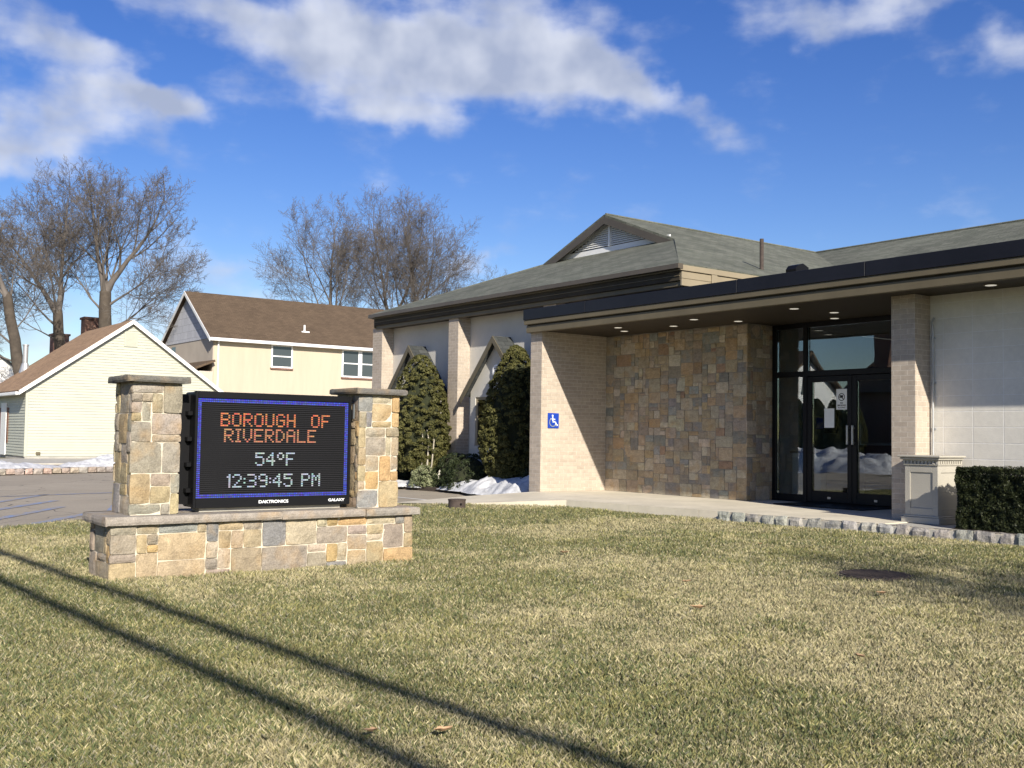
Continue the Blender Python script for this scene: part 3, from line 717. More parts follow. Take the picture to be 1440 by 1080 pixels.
dots('border_light', sorted({(c_, r_) for c_ in range(NC) for r_ in (0, 1, NR-2, NR-1)} | {(c_, r_) for r_ in range(NR) for c_ in (0, 1, NC-2, NC-1)}), lambda c_, r_: (.03*rnd.uniform(.5, 2), .04*rnd.uniform(.5, 2.4), .50*rnd.uniform(.6, 1.25)), .85)
red = lambda c_, r_: (rnd.uniform(.45, .72), rnd.uniform(.07, .22), .05)
wht = lambda c_, r_: tuple(x*rnd.uniform(.75, 1.15) for x in (.40, .48, .51))
def message(s, c0, r0, colf):
    c = c0
    for ch in s:
        [dots('message_character' if ch != ':' else 'colon_dot', q_, colf, .95) for q_ in ([text_cells(ch, c, r0)] if ch != ':' else [[p_] for p_ in text_cells(ch, c, r0)])]; c += len(FONT[ch].split()[0])+1
message('BOROUGH', 12, 7, red); message('OF', 62, 7, red)
message('RIVERDALE', 14, 15, lambda c_, r_: (rnd.uniform(.38, .62), rnd.uniform(.12, .24), .08))
message('54dF', 31, 27, wht); message('12:39:45', 16, 38, wht); message('PM', 57, 38, wht)
def word(name, txt, size, loc, rot, mat, parent, depth=.0006, bold=0.0, sx=1.0):
    cu = bpy.data.curves.new(name, 'FONT'); cu.body = txt; cu.size = size; cu.extrude = depth; cu.align_x = 'CENTER'; cu.align_y = 'CENTER'; cu.offset = bold
    t = bpy.data.objects.new(name, cu); COL.objects.link(t)
    bpy.context.view_layer.update(); dg = bpy.context.evaluated_depsgraph_get()
    me = bpy.data.meshes.new_from_object(t.evaluated_get(dg)); bpy.data.objects.remove(t)
    R = Matrix.Rotation(rot[2], 4, 'Z') @ Matrix.Rotation(rot[0], 4, 'X') @ Matrix.Diagonal((sx, 1, 1, 1))
    off = Vector(loc) - (parent_world(parent) if parent else Vector((0, 0, 0)))
    me.transform(Matrix.Translation(off) @ R); me.materials.clear(); me.materials.append(mat)
    o = bpy.data.objects.new(name, me); COL.objects.link(o)
    if parent: o.parent = parent
    return o
word('maker_lettering', 'DAKTRONICS', .036, (CX+.0075, 3.955, .612), (HALF_PI, 0, HALF_PI), M['sign_white'], cab, bold=.0010, sx=1.25)
word('maker_lettering', 'GALAXY', .034, (CX+.0075, 4.575, .612), (HALF_PI, 0, HALF_PI), M['sign_white'], cab, bold=.0010, sx=1.25)

# ------------------------------------------------------------------ municipal building
BD = thing('municipal_building', 'long low municipal building with tan brick piers, stone entrance wall and green grey shingle roof', 'building', (-13, 14, 0))
YS, YD, YW = 13.62, 14.30, 12.80          # stone wall, glazing, white block wall
def part(name, mb, mat, parent=None, **k): return mb.build(name, mat, parent or BD, **k)
# entrance: brick side wall, column, white wall, shell behind
mb = MB(); mb.box(-15.57, -15.24, 12.05, 15.2, -.05, 3.16); part('brick_pier', mb, M['brick'])
mb = MB(); mb.box(-8.235, -7.885, 12.45, 14.42, -.05, 3.16); part('brick_pier', mb, M['brick'])
mb = MB(); mb.box(-7.883, 5, YW, YW+.2, -.05, 3.20); mb.box(-7.883, 5, YW+.2, 19.0, -.05, 3.2, 0); part('block_wall', mb, M['cmu'])
PALW = [((.46,.38,.27), 6), ((.42,.36,.28), 6), ((.36,.325,.27), 5), ((.29,.285,.27), 3), ((.50,.38,.24), 3), ((.50,.45,.36), 4), ((.37,.26,.19), 1), ((.33,.345,.33), 2), ((.56,.50,.40), 3)]
mb = MB(); mb.box(-15.236, -11.73, YS+.02, YS+.25, 0, 3.16, 1); mb.box(-11.99, -11.73, YS+.26, YD+.1, 0, 3.16, 1)
ashlar(mb, (-15.236, YS+.02, .205), (1,0,0), (0,-1,0), 3.506, 2.94, (.10, .072), PALW, gap=.008, jut=(.004, .018), ju=.006, sub=(3, 3), bev=.004,
       sizes=((2,2),(3,2),(2,3),(3,3),(2,2),(3,3),(2,1),(1,2),(2,2),(1,1),(4,3)), warp=.5)
ashlar(mb, (-11.73, YS+.005, .205), (0,1,0), (1,0,0), YD-.02-YS, 2.94, (.082, .080), PALW, gap=.008, jut=(.004, .018), ju=.006, sub=(3, 3), bev=.004, warp=.5)
part('stone_wall', mb, [M['stone'], M['mortar_dark']])

# storefront: frame, transoms, doors
mb = MB(); FZ0, FZ1 = .208, 3.155; D0, D1 = YD-.05, YD+.05
mull = [(-11.71,-11.63),(-11.075,-11.0),(-9.28,-9.21),(-8.30,-8.237)]
for a_, b_ in mull: mb.box(a_, b_, D0, D1, FZ0, FZ1, bev=.004)
for xa, xb in ((-11.63,-11.075),(-11.0,-9.28),(-9.21,-8.30)):
    mb.box(xa, xb, D0+.003, D1-.003, 2.27, 2.36, bev=.004); mb.box(xa, xb, D0+.003, D1-.003, 3.08, FZ1); 
    if xb > -9.28 or xb < -11: mb.box(xa, xb, D0+.003, D1-.003, FZ0, FZ0+.12, bev=.004)
mb.box(-11.0, -9.28, D0-.02, D1, FZ0, FZ0+.018)
part('storefront_frame', mb, M['black_metal'])
for xa, xb, za, zb in ((-11.63,-11.075,.33,2.27),(-11.63,-11.075,2.36,3.08),(-11.0,-9.28,2.36,3.08),(-9.21,-8.30,.33,2.27),(-9.21,-8.30,2.36,3.08)):
    mb = MB(); mb.box(xa+.001, xb-.001, YD-.006, YD+.006, za+.001, zb-.001); part('window_pane', mb, M['glass'])
for k, (xa, xb) in enumerate(((-10.995,-10.142),(-10.136,-9.284))):
    mb = MB(); za, zb = .235, 2.262
    mb.box(xa, xa+.085, D0+.012, D1-.012, za, zb, bev=.004); mb.box(xb-.085, xb, D0+.012, D1-.012, za, zb, bev=.004)
    mb.box(xa+.085, xb-.085, D0+.014, D1-.014, zb-.09, zb, bev=.004); mb.box(xa+.085, xb-.085, D0+.014, D1-.014, za, za+.17, bev=.004)
    dr = part('door', mb, M['black_metal'])
    mb = MB(); mb.box(xa+.086, xb-.086, YD-.006, YD+.006, za+.171, zb-.091); mb.build('door_glass', M['glass'], dr)
    hx = xb-.045 if k == 0 else xa+.045
    mb = MB(); mb.box(hx-.018, hx+.018, D0-.055, D0-.03, 1.16, 1.47, bev=.006); mb.box(hx-.01, hx+.01, D0-.03, D0+.012, 1.19, 1.215); mb.box(hx-.01, hx+.01, D0-.03, D0+.012, 1.415, 1.44); mb.build('handle', M['steel'], dr)
    mb = MB(); mb.box((xa+xb)/2-.03, (xa+xb)/2+.03, D0+.008, D0+.0135, za+.05, za+.085, bev=.002); mb.build('lock', M['steel'], dr)
# lobby seen through the glass
mb = MB(); mb.box(-11.72, -8.24, YD+.06, 18.6, .15, .204, 1)
mb.box(-11.76, -11.72, YD+.11, 18.6, .205, 3.15); mb.box(-8.237, -8.20, 14.43, 18.6, .205, 3.15); mb.box(-11.72, -8.24, 18.6, 18.65, .205, 3.15, 2); mb.box(-11.76, -8.2, YD+.06, 18.65, 3.162, 3.20, 0)
mb.box(-11.68, -11.1, 14.75, 14.9, .206, 1.0, 3); mb.box(-11.70, -11.05, 14.7, 14.95, 1.0, 1.04, 2)
mb.box(-11.4, -9.6, 16.4, 17.0, .206, 1.15, 2); mb.box(-11.5, -9.5, 16.3, 17.05, 1.15, 1.19, 0)
mb.box(-11.35, -11.1, 15.2, 15.22, 1.35, 1.75, 2); mb.box(-10.3, -10.26, 15.9, 16.1, 1.19, 2.3, 0)
part('lobby', mb, [M['interior'], M['interior_floor'], M['interior_dark'], M['interior_pale']])
mb = MB(); mb.box(-11.50, -11.34, 15.16, 15.19, 1.42, 1.62); part('lobby_notice', mb, M['sign_blue'])

# flat canopy: soffit, two tan bands, black panel, roof sheet
CF = 11.93; XL, XR = -15.62, 5.0
mb = MB(); mb.box(XL+.05, XR, CF+.10, 14.38, 3.162, 3.21); part('canopy_soffit', mb, M['soffit'])
mb = MB()
mb.box(XL+.03, XR, CF+.02, CF+.09, 3.142, 3.268, bev=.006); mb.box(XL+.03, XL+.09, CF+.0905, 15.2, 3.142, 3.268, bev=.006)
mb.box(XL, XR, CF-.015, CF+.03, 3.292, 3.376, bev=.006); mb.box(XL, XL+.045, CF+.031, 15.2, 3.292, 3.376, bev=.006)
mb.box(XL+.04, XR, CF+.035, CF+.10, 3.2685, 3.2915, 1)
mb.box(XL+.04, XL+.1, CF+.102, 15.2, 3.2685, 3.2915, 1)
part('canopy_fascia', mb, [M['tan_metal'], M['trim_dark']])
mb = MB(); jx = [XL-.01, -13.87, -10.44, -8.26, -5.2, -2.1, 1.4, XR]
for xa, xb in zip(jx, jx[1:]):
    mb.box(xa+.004, xb-.004, CF-.03, CF+.05, 3.380, 3.575, bev=.004); 
mb.box(XL-.01, XL+.05, CF+.052, 15.2, 3.380, 3.575, bev=.004)
mb.box(XL+.04, XR, CF+.03, CF+.07, 3.382, 3.572, 1)
part('canopy_edge_panel', mb, [M['black_panel'], M['tan_light']])
mb = MB(); mb.box(XL+.05, XR, CF+.102, 18.9, 3.40, 3.50); part('flat_roof', mb, M['black_panel'])
for (x, y) in ((-14.10,13.05),(-13.72,12.55),(-12.86,13.05),(-11.91,12.55),(-11.59,13.25),(-9.91,12.55),(-9.8,13.35),(-10.27,14.0),(-6.8,12.36),(-8.9,13.7)):
    mb = MB(); mb.tube([(x, y, 3.164), (x, y, 3.150)], .085, 20); mb.tube([(x, y, 3.15), (x, y, 3.147)], [.066, .066], 20, 1); part('recessed_light', mb, [M['tan_metal'], M['lamp']])
mb = MB(); mb.tube([(-7.83, YW-.03, 1.0), (-7.83, YW-.03, 2.72), (-7.83, YW-.05, 2.80), (-7.79, YW-.06, 2.86)], .014, 8)
for z_ in (1.4, 2.0, 2.6): mb.box(-7.86, -7.80, YW-.02, YW-.002, z_-.012, z_+.012)
part('conduit', mb, M['galv'])

# the hall (wing): walls, fins, bays
WY = 13.77; WZ = 3.93; XA, XB = -23.89, -13.01
mb = MB(); mb.box(XA+.3, XB-.0, WY, WY+.25, -.05, WZ+.02); mb.box(XA+.3, XA+.55, WY+.25, 26, -.05, WZ+.02); mb.box(XB-.45, XB-.2, WY+.25, 19, 3.0, WZ+.28)
part('wing_wall', mb, M['stucco'])
for xa, xb in ((-24.05,-23.57),(-20.48,-20.08),(-16.95,-16.55)):
    mb = MB(); mb.box(xa, xb, 13.43, WY-.002, -.05, WZ); part('brick_fin', mb, M['brick'])
mb = MB(); mb.box(XA+.1, XB-.05, 13.40, 14.1, WZ+.001, WZ+.03); mb.box(XA+.1, XA+.6, 14.1, 26, WZ+.001, WZ+.03); part('wing_soffit', mb, M['soffit'])
mb = MB()   # eave band: light lower board, dark recess, gutter
mb.box(XA+.05, XB, 13.39, 13.44, WZ-.03, WZ+.06, 0, bev=.005)
mb.box(XA+.04, XB, 13.345, 13.43, WZ+.0605, WZ+.23, 1, bev=.006); mb.box(XA+.03, XB, 13.33, 13.43, WZ+.14, WZ+.152, 0)
mb.box(XA+.02, XB, 13.30, 13.42, WZ+.2305, WZ+.25, 0)
for k, (z_, c_) in enumerate(((WZ-.03, 0), (WZ+.10, 2))):
    mb.box(XB+.001, XB+.04, 13.36, 19.0, z_, z_+.125, 2, bev=.004)
mb.box(XB+.001, XB+.07, 13.30, 19.0, WZ+.2305, WZ+.33, 2, bev=.006)
for yy in (14.1, 16.0, 17.8): mb.box(XB+.04, XB+.065, yy, yy+.14, WZ-.03, WZ+.23, 2, bev=.004)
mb.box(XA-.0, XA+.04, 13.36, 26, WZ+.0, WZ+.30, 0, bev=.004)
part('wing_fascia', mb, [M['tan_metal'], M['trim_dark'], M['tan_light']])
mb = MB(); mb.prism([(13.22, WZ+.262), (13.30, WZ+.252), (13.345, WZ+.252), (13.345, WZ+.345), (13.225, WZ+.345)], 0, XA-.06, XB+.08, 0); part('gutter', mb, M['gutter'])

# roof of the wing: hips, gablet, ridge, and the main roof
ZE = WZ+.35; A_ = 3.4; YE = 13.25; ZH = 5.62; XC = (XA+XB)/2; ZR = 6.45; T_ = .05
hl = (XA+3.40, YE+A_, ZH); hr = (XB-3.40, YE+A_, ZH); eL = (XA-.05, YE, ZE); eR = (XB+.07, YE, ZE)
YR = 24.3
mb = MB()
mb.slab([eL, eR, hr, hl], T_)
sl_r = (ZR-ZE)/((XB+.07)-XC)
mb.slab([eR, (XB+.07, 18.9, ZE), (XC+.0, YR, ZR), (XC, YE+A_-.25, ZR), (hr[0]+.25, YE+A_-.25, ZR-(hr[0]+.25-XC)*sl_r)], T_)
mb.slab([(XA-.05, 28, ZE), eL, (hl[0]-.25, YE+A_-.25, ZR-(XC-hl[0]+.25)*sl_r), (XC, YE+A_-.25, ZR), (XC, 28, ZR)], T_)
part('wing_roof', mb, M['shingle'])
mb = MB()
mb.slab([(XB+.07, 18.9, ZE), (6, 18.9, ZE), (6, YR, ZR), (XC, YR, ZR)], T_)
mb.slab([(6, YR, ZR), (6, 30, ZE), (XC, 30, ZE), (XC, YR, ZR)], T_)
part('main_roof', mb, M['shingle'])
mb = MB(); mb.box(XB-.4, 5.5, 19.05, 19.3, 3.2, ZE); mb.box(XA+.4, 5.5, 25.8, 26, -.05, ZE-.1); mb.box(5.3, 5.5, 19.3, 25.8, -.05, ZE+.4); part('rear_wall', mb, M['stucco'])
mb = MB(); mb.box(XB+.2, 6, 18.85, 18.95, ZE-.2, ZE-.02); part('main_fascia', mb, M['tan_light'])
mb = MB()   # ridge and hip caps
for a_, b_ in (((XC, YE+A_-.2, ZR+.012), (XC, YR, ZR+.012)), ((XC, YR, ZR+.012), (6, YR, ZR+.012))):
    mb.tube([a_, b_], .03, 6)
part('ridge_cap', mb, M['shingle'])
# gablet with louvred vent
gy = YE+A_; gb = ZH+.03; zl = lambda x: ZR-.03-abs(x-XC)*sl_r
gw = (ZR-.03-gb)/sl_r
mb = MB(); mb.prism([(XC-gw, gb-.15), (XC+gw, gb-.15), (XC+gw, gb), (XC, ZR-.05), (XC-gw, gb)], 1, gy-.02, gy+.05, 0)
mb.box(XC-gw-.0, XC+gw-.0, gy-.055, gy-.021, gb-.09, gb+.07, 0)
nl = 12
for k in range(nl):
    z_ = gb+.10+k*(.60/nl); hw = (ZR-.16-z_)/sl_r-.10
    if hw > .05:
        mb.prism([(gy-.075, z_-.004), (gy-.07, z_-.014), (gy-.031, z_+.026), (gy-.031, z_+.038)], 0, XC-hw, XC+hw, 0)
mb.box(XC-.03, XC+.03, gy-.095, gy-.0215, gb+.07, ZR-.22, 0)
mb.prism([(XC-gw+.45, gb+.08), (XC+gw-.45, gb+.08), (XC, ZR-.22)], 1, gy-.03, gy-.0205, 1)  # dark backing colours in the shade between the slats
part('louvre_vent', mb, [M['white_paint'], M['trim_dark']])
mb = MB()
for sgn in (-1, 1):
    x1 = XC+sgn*(gw+.28); za = ZR-.055-(gw+.28)*sl_r
    q = [(XC, gy-.262, ZR-.055), (x1, gy-.262, za), (x1, gy-.262, za-.17), (XC, gy-.262, ZR-.225)]
    q2 = [(p_[0], p_[1]+.045, p_[2]) for p_ in q]
    mb.face(q, 0); mb.face(q2[::-1], 0)
    for i in range(4): j = (i+1) % 4; mb.face([q[i], q2[i], q2[j], q[j]], 0)
    mb.slab([(XC, gy-.215, ZR-.06), (x1, gy-.215, za-.005), (x1, gy-.02, za-.005), (XC, gy-.02, ZR-.06)], .02, 0)
part('gablet_trim', mb, M['gutter'])
mb = MB(); mb.tube([(-13.73, 16.38, 4.4), (-13.73, 16.38, 5.20)], .04, 10); part('vent_pipe', mb, M['rust'])
mb = MB(); mb.prism([(16.72, 4.40), (16.34, 4.42), (16.33, 4.50), (16.40, 4.58), (16.55, 4.62), (16.72, 4.56)], 0, -13.10, -12.86, 0); part('roof_vent', mb, M['black_metal'])

# window bays with little steep gables between the fins
def bay(xc, fy=13.45, hw=1.05, ze=2.10, za=3.38):
    mb = MB(); sl = (za-ze)/(hw+.13); zt = za-.05
    body = [(xc-hw, 0.05), (xc+hw, .05), (xc+hw, zt-hw*sl), (xc, zt), (xc-hw, zt-hw*sl)]
    wx, w0, w1 = .86, .99, 2.07
    # front wall as pieces round the window
    mb.box(xc-hw, xc-wx, fy, fy+.08, .05, w1); mb.box(xc+wx, xc+hw, fy, fy+.08, .05, w1); mb.box(xc-wx, xc+wx, fy, fy+.08, .05, w0)
    mb.prism([(xc-hw, w1), (xc+hw, w1), (xc+hw, zt-hw*sl), (xc, zt), (xc-hw, zt-hw*sl)], 1, fy, fy+.08)
    mb.box(xc-hw, xc-hw+.06, fy+.081, WY-.002, .05, zt-hw*sl); mb.box(xc+hw-.06, xc+hw, fy+.081, WY-.002, .05, zt-hw*sl)
    b_ = part('window_bay', mb, M['stucco'])
    mb = MB()
    for sg in (-1, 1):
        xe = xc+sg*(hw+.13)
        mb.slab([(xc, fy-.16, za), (xe, fy-.16, ze), (xe, WY-.003, ze), (xc, WY-.003, za)], .03)
    mb.build('bay_roof', M['shingle_dark'], b_)
    mb = MB()
    for sg in (-1, 1):
        xe = xc+sg*(hw+.15)
        q = [(xc, fy-.185, za+.0), (xe, fy-.185, ze-.025), (xe, fy-.185, ze-.17), (xc, fy-.185, za-.145)]; q2 = [(p_[0], fy-.162, p_[2]) for p_ in q]
        mb.face(q); mb.face(q2[::-1])
        for i in range(4): j = (i+1) % 4; mb.face([q[i], q2[i], q2[j], q[j]])
    mb.build('bargeboard', M['barge'], b_)
    mb = MB()
    for (xa, xb, z0_, z1_) in ((-wx, -wx+.06, w0, w1), (wx-.06, wx, w0, w1), (-wx+.06, wx-.06, w1-.06, w1), (-wx+.06, wx-.06, w0, w0+.06), (-.025, .025, w0+.06, w1-.06), (-.45, -.42, w0+.06, w1-.06), (.42, .45, w0+.06, w1-.06)):
        mb.box(xc+xa+.001, xc+xb-.001, fy+.02, fy+.06, z0_+.001, z1_-.001)
    wf = mb.build('window_frame', M['tan_light'], b_)
    mb = MB(); mb.box(xc-wx+.061, xc+wx-.061, fy+.035, fy+.045, w0+.061, w1-.061); mb.box(xc-wx, xc+wx, fy+.2, fy+.21, w0, w1, 1); mb.build('pane', [M['glass_dark'], M['interior_dark']], wf)
    mb = MB(); z_ = 2.62
    mb.tube([(xc, fy-.04, z_), (xc, fy-.001, z_)], .13, 28)
    ring = MB(); n_ = 28
    for k in range(n_):
        a0_, a1_ = 2*PI*k/n_, 2*PI*(k+1)/n_
        P_ = lambda a, r, y: (xc+math.cos(a)*r, y, z_+math.sin(a)*r)
        ring.face([P_(a0_, .10, fy-.06), P_(a1_, .10, fy-.06), P_(a1_, .145, fy-.06), P_(a0_, .145, fy-.06)][::-1]); ring.face([P_(a0_, .145, fy-.06), P_(a1_, .145, fy-.06), P_(a1_, .145, fy-.001), P_(a0_, .145, fy-.001)][::-1])
        ring.face([P_(a0_, .10, fy-.06), P_(a1_, .10, fy-.06), P_(a1_, .10, fy-.04), P_(a0_, .10, fy-.04)])
    for k in range(5):
        zz = z_-.07+k*.035; hw_ = math.sqrt(max(0, .1**2-(zz-z_)**2)); ring.box(xc-hw_, xc+hw_, fy-.056, fy-.0405, zz-.009, zz+.009, 0)
    v_ = mb.build('round_vent', M['trim_dark'], b_); ring.build('vent_louvre', M['white_paint'], v_)
bay(-22.02); bay(-18.52)

# ------------------------------------------------------------------ things at the entrance
AS = thing('accessibility_sign', 'blue wheelchair symbol sign on the sunlit brick pier of the entrance', 'sign', (-15.238, 12.335, 1.515))
mb = MB(); mb.box(-15.238, -15.226, 12.205, 12.465, 1.375, 1.655, bev=.002); mb.build('sign_plate', M['sign_blue'], AS)
mb = MB(); SX = -15.2245
def s2(u, v): return (SX, 12.335+u, 1.515+v)
def stroke(pts, w_, steps=None):
    for a_, b_ in zip(pts, pts[1:]):
        d = Vector((b_[0]-a_[0], b_[1]-a_[1])); 
        if d.length < 1e-6: continue
        d.normalize(); n = Vector((-d.y, d.x))*w_/2; e = d*w_*.3
        mb.face([s2(a_[0]-n.x-e.x, a_[1]-n.y-e.y), s2(b_[0]-n.x+e.x, b_[1]-n.y+e.y), s2(b_[0]+n.x+e.x, b_[1]+n.y+e.y), s2(a_[0]+n.x-e.x, a_[1]+n.y-e.y)])
stroke([(.075*math.cos(t)-.012, .075*math.sin(t)-.028) for t in [math.radians(a) for a in range(125, 345, 12)]], .02)
SX += .0004; stroke([(-.02, .062), (-.014, -.02), (.045, -.02), (.075, -.085), (.098, -.078)], .024)
SX += .0004; stroke([(-.016, .025), (.035, .025)], .018)
SX += .0004; mb.face([s2(-.022+.019*math.cos(2*PI*k/16), .092+.019*math.sin(2*PI*k/16)) for k in range(16)])
mb.build('wheelchair_symbol', M['sign_white'], AS)
gx = YD+.05-.012
def notice(x0, x1, z0, z1, label, symbol):
    t = thing('notice', label, 'notice', ((x0+x1)/2, YD-.008, z0), 'paper notices taped inside the left door')
    mb = MB(); mb.box(x0, x1, YD-.010, YD-.0085, z0, z1); mb.build('sheet', M['paper'], t)
    if symbol:
        mb = MB(); cx, cz, r = (x0+x1)/2, z1-.13, .062; y_ = YD-.0112
        P_ = lambda a, rr, yy=y_: (cx+math.cos(a)*rr, yy, cz+math.sin(a)*rr)
        for k in range(24):
            a0_, a1_ = 2*PI*k/24, 2*PI*(k+1)/24; mb.face([P_(a0_, r*.8), P_(a1_, r*.8), P_(a1_, r), P_(a0_, r)])
        y2 = YD-.0116
        mb.face([(cx-.045, y2, cz+.035), (cx-.035, y2, cz+.045), (cx+.045, y2, cz-.035), (cx+.035, y2, cz-.045)])
        mb.box(cx-.04, cx+.025, y2-.0004, y2-.0001, cz-.012, cz+.012); mb.box(cx-.022, cx+.03, y2-.001, y2-.0006, cz+.0, cz+.03)
        mb.build('symbol', M['ink'], t)
        word('lettering', 'NO', .036, (cx, YD-.0108, z0+.105), (HALF_PI, 0, 0), M['ink'], t, .0002, .001)
        word('lettering', 'SMOKING', .036, (cx, YD-.0108, z0+.066), (HALF_PI, 0, 0), M['ink'], t, .0002, .001)
        word('lettering', 'ALLOWED', .030, (cx, YD-.0108, z0+.03), (HALF_PI, 0, 0), M['ink'], t, .0002, .0006)
notice(-10.45, -10.25, 1.72, 2.05, 'white notice with a round symbol and lines of print on the glass door', True)
notice(-10.68, -10.49, 1.43, 1.74, 'blank white sheet of paper on the glass door', False)
mb = MB(); mb.box(-10.95, -9.35, 13.35, 14.2, .2055, .222, bev=.004); tag(mb.build('door_mat', M['black_metal']), 'black mat on the pavement in front of the entrance doors', 'mat')

PD = thing('pedestal', 'cream classical pedestal with dentil cornice and recessed panels beside the brick pier', 'pedestal', (-7.62, 12.42, .2))
x0, x1, y0, y1 = -7.86, -7.40, 12.17, 12.70
mb = MB(); mb.box(x0+.012, x1-.012, y0+.012, y1-.012, .21, .93)
for (a_, b_, c_, d_, n_) in (('y', y0, x0, x1, -1), ('x', x1, y0, y1, 1), ('x', x0, y0, y1, -1)):
    for (p0, p1, z0_, z1_) in ((c_+.001, c_+.075, .30, .93), (d_-.075, d_-.001, .30, .93), (c_+.075, d_-.075, .84, .93), (c_+.075, d_-.075, .30, .39)):
        q0, q1 = (b_, b_+.011) if n_ < 0 else (b_-.011, b_)
        if a_ == 'y': mb.box(p0, p1, q0, q1, z0_, z1_, bev=.003)
        else: mb.box(q0, q1, p0, p1, z0_, z1_, bev=.003)
mb.build('pedestal_body', M['pedestal'], PD)
mb = MB(); mb.box(x0-.035, x1+.035, y0-.035, y1+.02, .196, .275, bev=.006); mb.box(x0-.018, x1+.018, y0-.018, y1+.01, .275, .30, bev=.008); mb.build('pedestal_base', M['pedestal'], PD)
mb = MB(); mb.box(x0-.015, x1+.015, y0-.015, y1, .93, .948, bev=.004); mb.box(x0-.02, x1+.02, y0-.02, y1, .985, 1.0, bev=.003)
mb.box(x0-.045, x1+.045, y0-.045, y1, 1.0, 1.03, bev=.008); mb.box(x0-.07, x1+.07, y0-.07, y1, 1.03, 1.055, bev=.006); mb.box(x0+.0, x1-.0, y0+.0, y1, .948, .985)
n_ = 10
for k in range(n_):
    xx = x0-.012+k*((x1-x0+.024-.026)/(n_-1)); mb.box(xx, xx+.026, y0-.018, y0-.0005, .9485, .9845)
for k in range(11):
    yy = y0-.012+k*((y1-y0-.02)/10); mb.box(x1+.0005, x1+.018, yy, yy+.026, .9485, .9845); mb.box(x0-.018, x0-.0005, yy, yy+.026, .9485, .9845)
mb.build('cornice', M['pedestal'], PD)
MH = thing('manhole_cover', 'round rusty iron cover sunk in the lawn', 'manhole cover', (-5.5, 8.08, .05))
mb = MB(); z_ = lawn_z(-5.5, 8.08); mb.tube([(-5.5, 8.08, z_-.02), (-5.5, 8.08, z_+.022)], .30, 32)
mb.build('cover', M['rust'], MH); mb = MB()
for k in range(-4, 5): hw = math.sqrt(.27**2-(k*.06)**2); mb.box(-5.5-hw, -5.5+hw, 8.08+k*.06-.012, 8.08+k*.06+.012, z_+.0225, z_+.029)
mb.tube([(-5.5, 8.08, z_-.02), (-5.5, 8.08, z_+.014)], .34, 32); mb.build('rim', M['rust'], MH)
PS = thing('pipe_stub', 'short capped brown pipe sticking out of the grass near the walkway', 'pipe', (-13.83, 9.28, .03))
z_ = lawn_z(-13.83, 9.28); mb = MB(); mb.tube([(-13.83, 9.28, z_-.05), (-13.83, 9.28, z_+.125), ], .135, 28); mb.tube([(-13.83, 9.28, z_+.1255), (-13.83, 9.28, z_+.145)], .142, 28); mb.build('pipe', M['rust'], PS)
mb = MB(); mb.tube([(-13.695, 9.26, z_+.075), (-13.675, 9.258, z_+.075)], .016, 8); mb.build('bolt', M['black_metal'], PS)

# fallen leaves
lf_lab = ['curled brown oak leaf on the grass in front of the manhole cover', 'tan oak leaf lying in the middle of the right lawn', 'small orange leaf near the bottom edge of the lawn', 'brown leaf on the grass left of the manhole cover', 'pale leaf on the grass below the granite kerb',
          'reddish leaf on the grass near the lower right corner', 'tan leaf on the lawn between the sign and the manhole cover', 'tiny brown leaf near the foot of the cable shadow']
lf_pos = [(-4.76,7.08,.07),(-5.1,5.45,.085),(-3.55,2.33,.055),(-6.05,6.3,.06),(-7.5,8.95,.05),(-3.5,5.0,.05),(-8.15,6.75,.07),(-3.7,2.1,.045)]
for (x, y, s_), lab in zip(lf_pos, lf_lab):
    s_ *= .75
    mb = MB(); z_ = lawn_z(x, y)+.045; a0_ = rnd.uniform(0, 6.28); n_ = 14; cv = rnd.uniform(.2, .5)
    ring = []
    for k in range(n_):
        a = 2*PI*k/n_; r = s_*(.55+.45*abs(math.sin(2.5*a)))*(1.25 if k < 2 or k > n_-2 else .8)
        px, py = r*math.cos(a), r*.62*math.sin(a); ring.append((x+px*math.cos(a0_)-py*math.sin(a0_), y+px*math.sin(a0_)+py*math.cos(a0_), z_+cv*abs(py)+.2*abs(px)*cv))
    for k in range(n_): mb.face([(x, y, z_-.004), ring[k], ring[(k+1) % n_]]); 
    for k in range(n_): mb.face([(x, y, z_-.007), (ring[(k+1) % n_][0], ring[(k+1) % n_][1], ring[(k+1) % n_][2]-.002), (ring[k][0], ring[k][1], ring[k][2]-.002)])
    tag(mb.build('fallen_leaf', M['dead_leaf']), lab, 'leaf', 'fallen leaves on the lawn')

# ------------------------------------------------------------------ houses
def clapboards(mb, ax, fixed, out, lo, hi, z0, z1, step=.115, lim=None, m=0, proj=.024):
    """horizontal lap siding on a vertical plane (ax 0: x = fixed, running along y). lim(z) -> (lo, hi)"""
    z = z0
    while z < z1-.01:
        zt = min(z+step, z1)
        a0, b0 = lim(z) if lim else (lo, hi); a1, b1 = lim(zt) if lim else (lo, hi)
        if b0-a0 < .02: break
        a1 = min(a1, b1); P_ = lambda t, zz, o: (fixed+out*o, t, zz) if ax == 0 else (t, fixed+out*o, zz)
        mb.face([P_(a0, z, proj), P_(b0, z, proj), P_(b1, zt, 0), P_(a1, zt, 0)], m)
        mb.face([P_(a0, z, 0), P_(b0, z, 0), P_(b0, z, proj), P_(a0, z, proj)], m)
        z = zt
H1 = thing('small_house', 'small one storey house with pale yellow siding, white rake boards and light brown roof', 'house', (-49, 13.75, 0))
hx0, hx1, hy0, hy1, hz, ha = -52.4, -45.4, 9.69, 17.81, 2.88, 5.80; hyc = 13.75; sl1 = (ha-hz)/(hyc-hy0)
mb = MB(); mb.prism([(hy0, .1), (hy1, .1), (hy1, hz), (hyc, ha), (hy0, hz)], 0, hx0, hx1-.02)
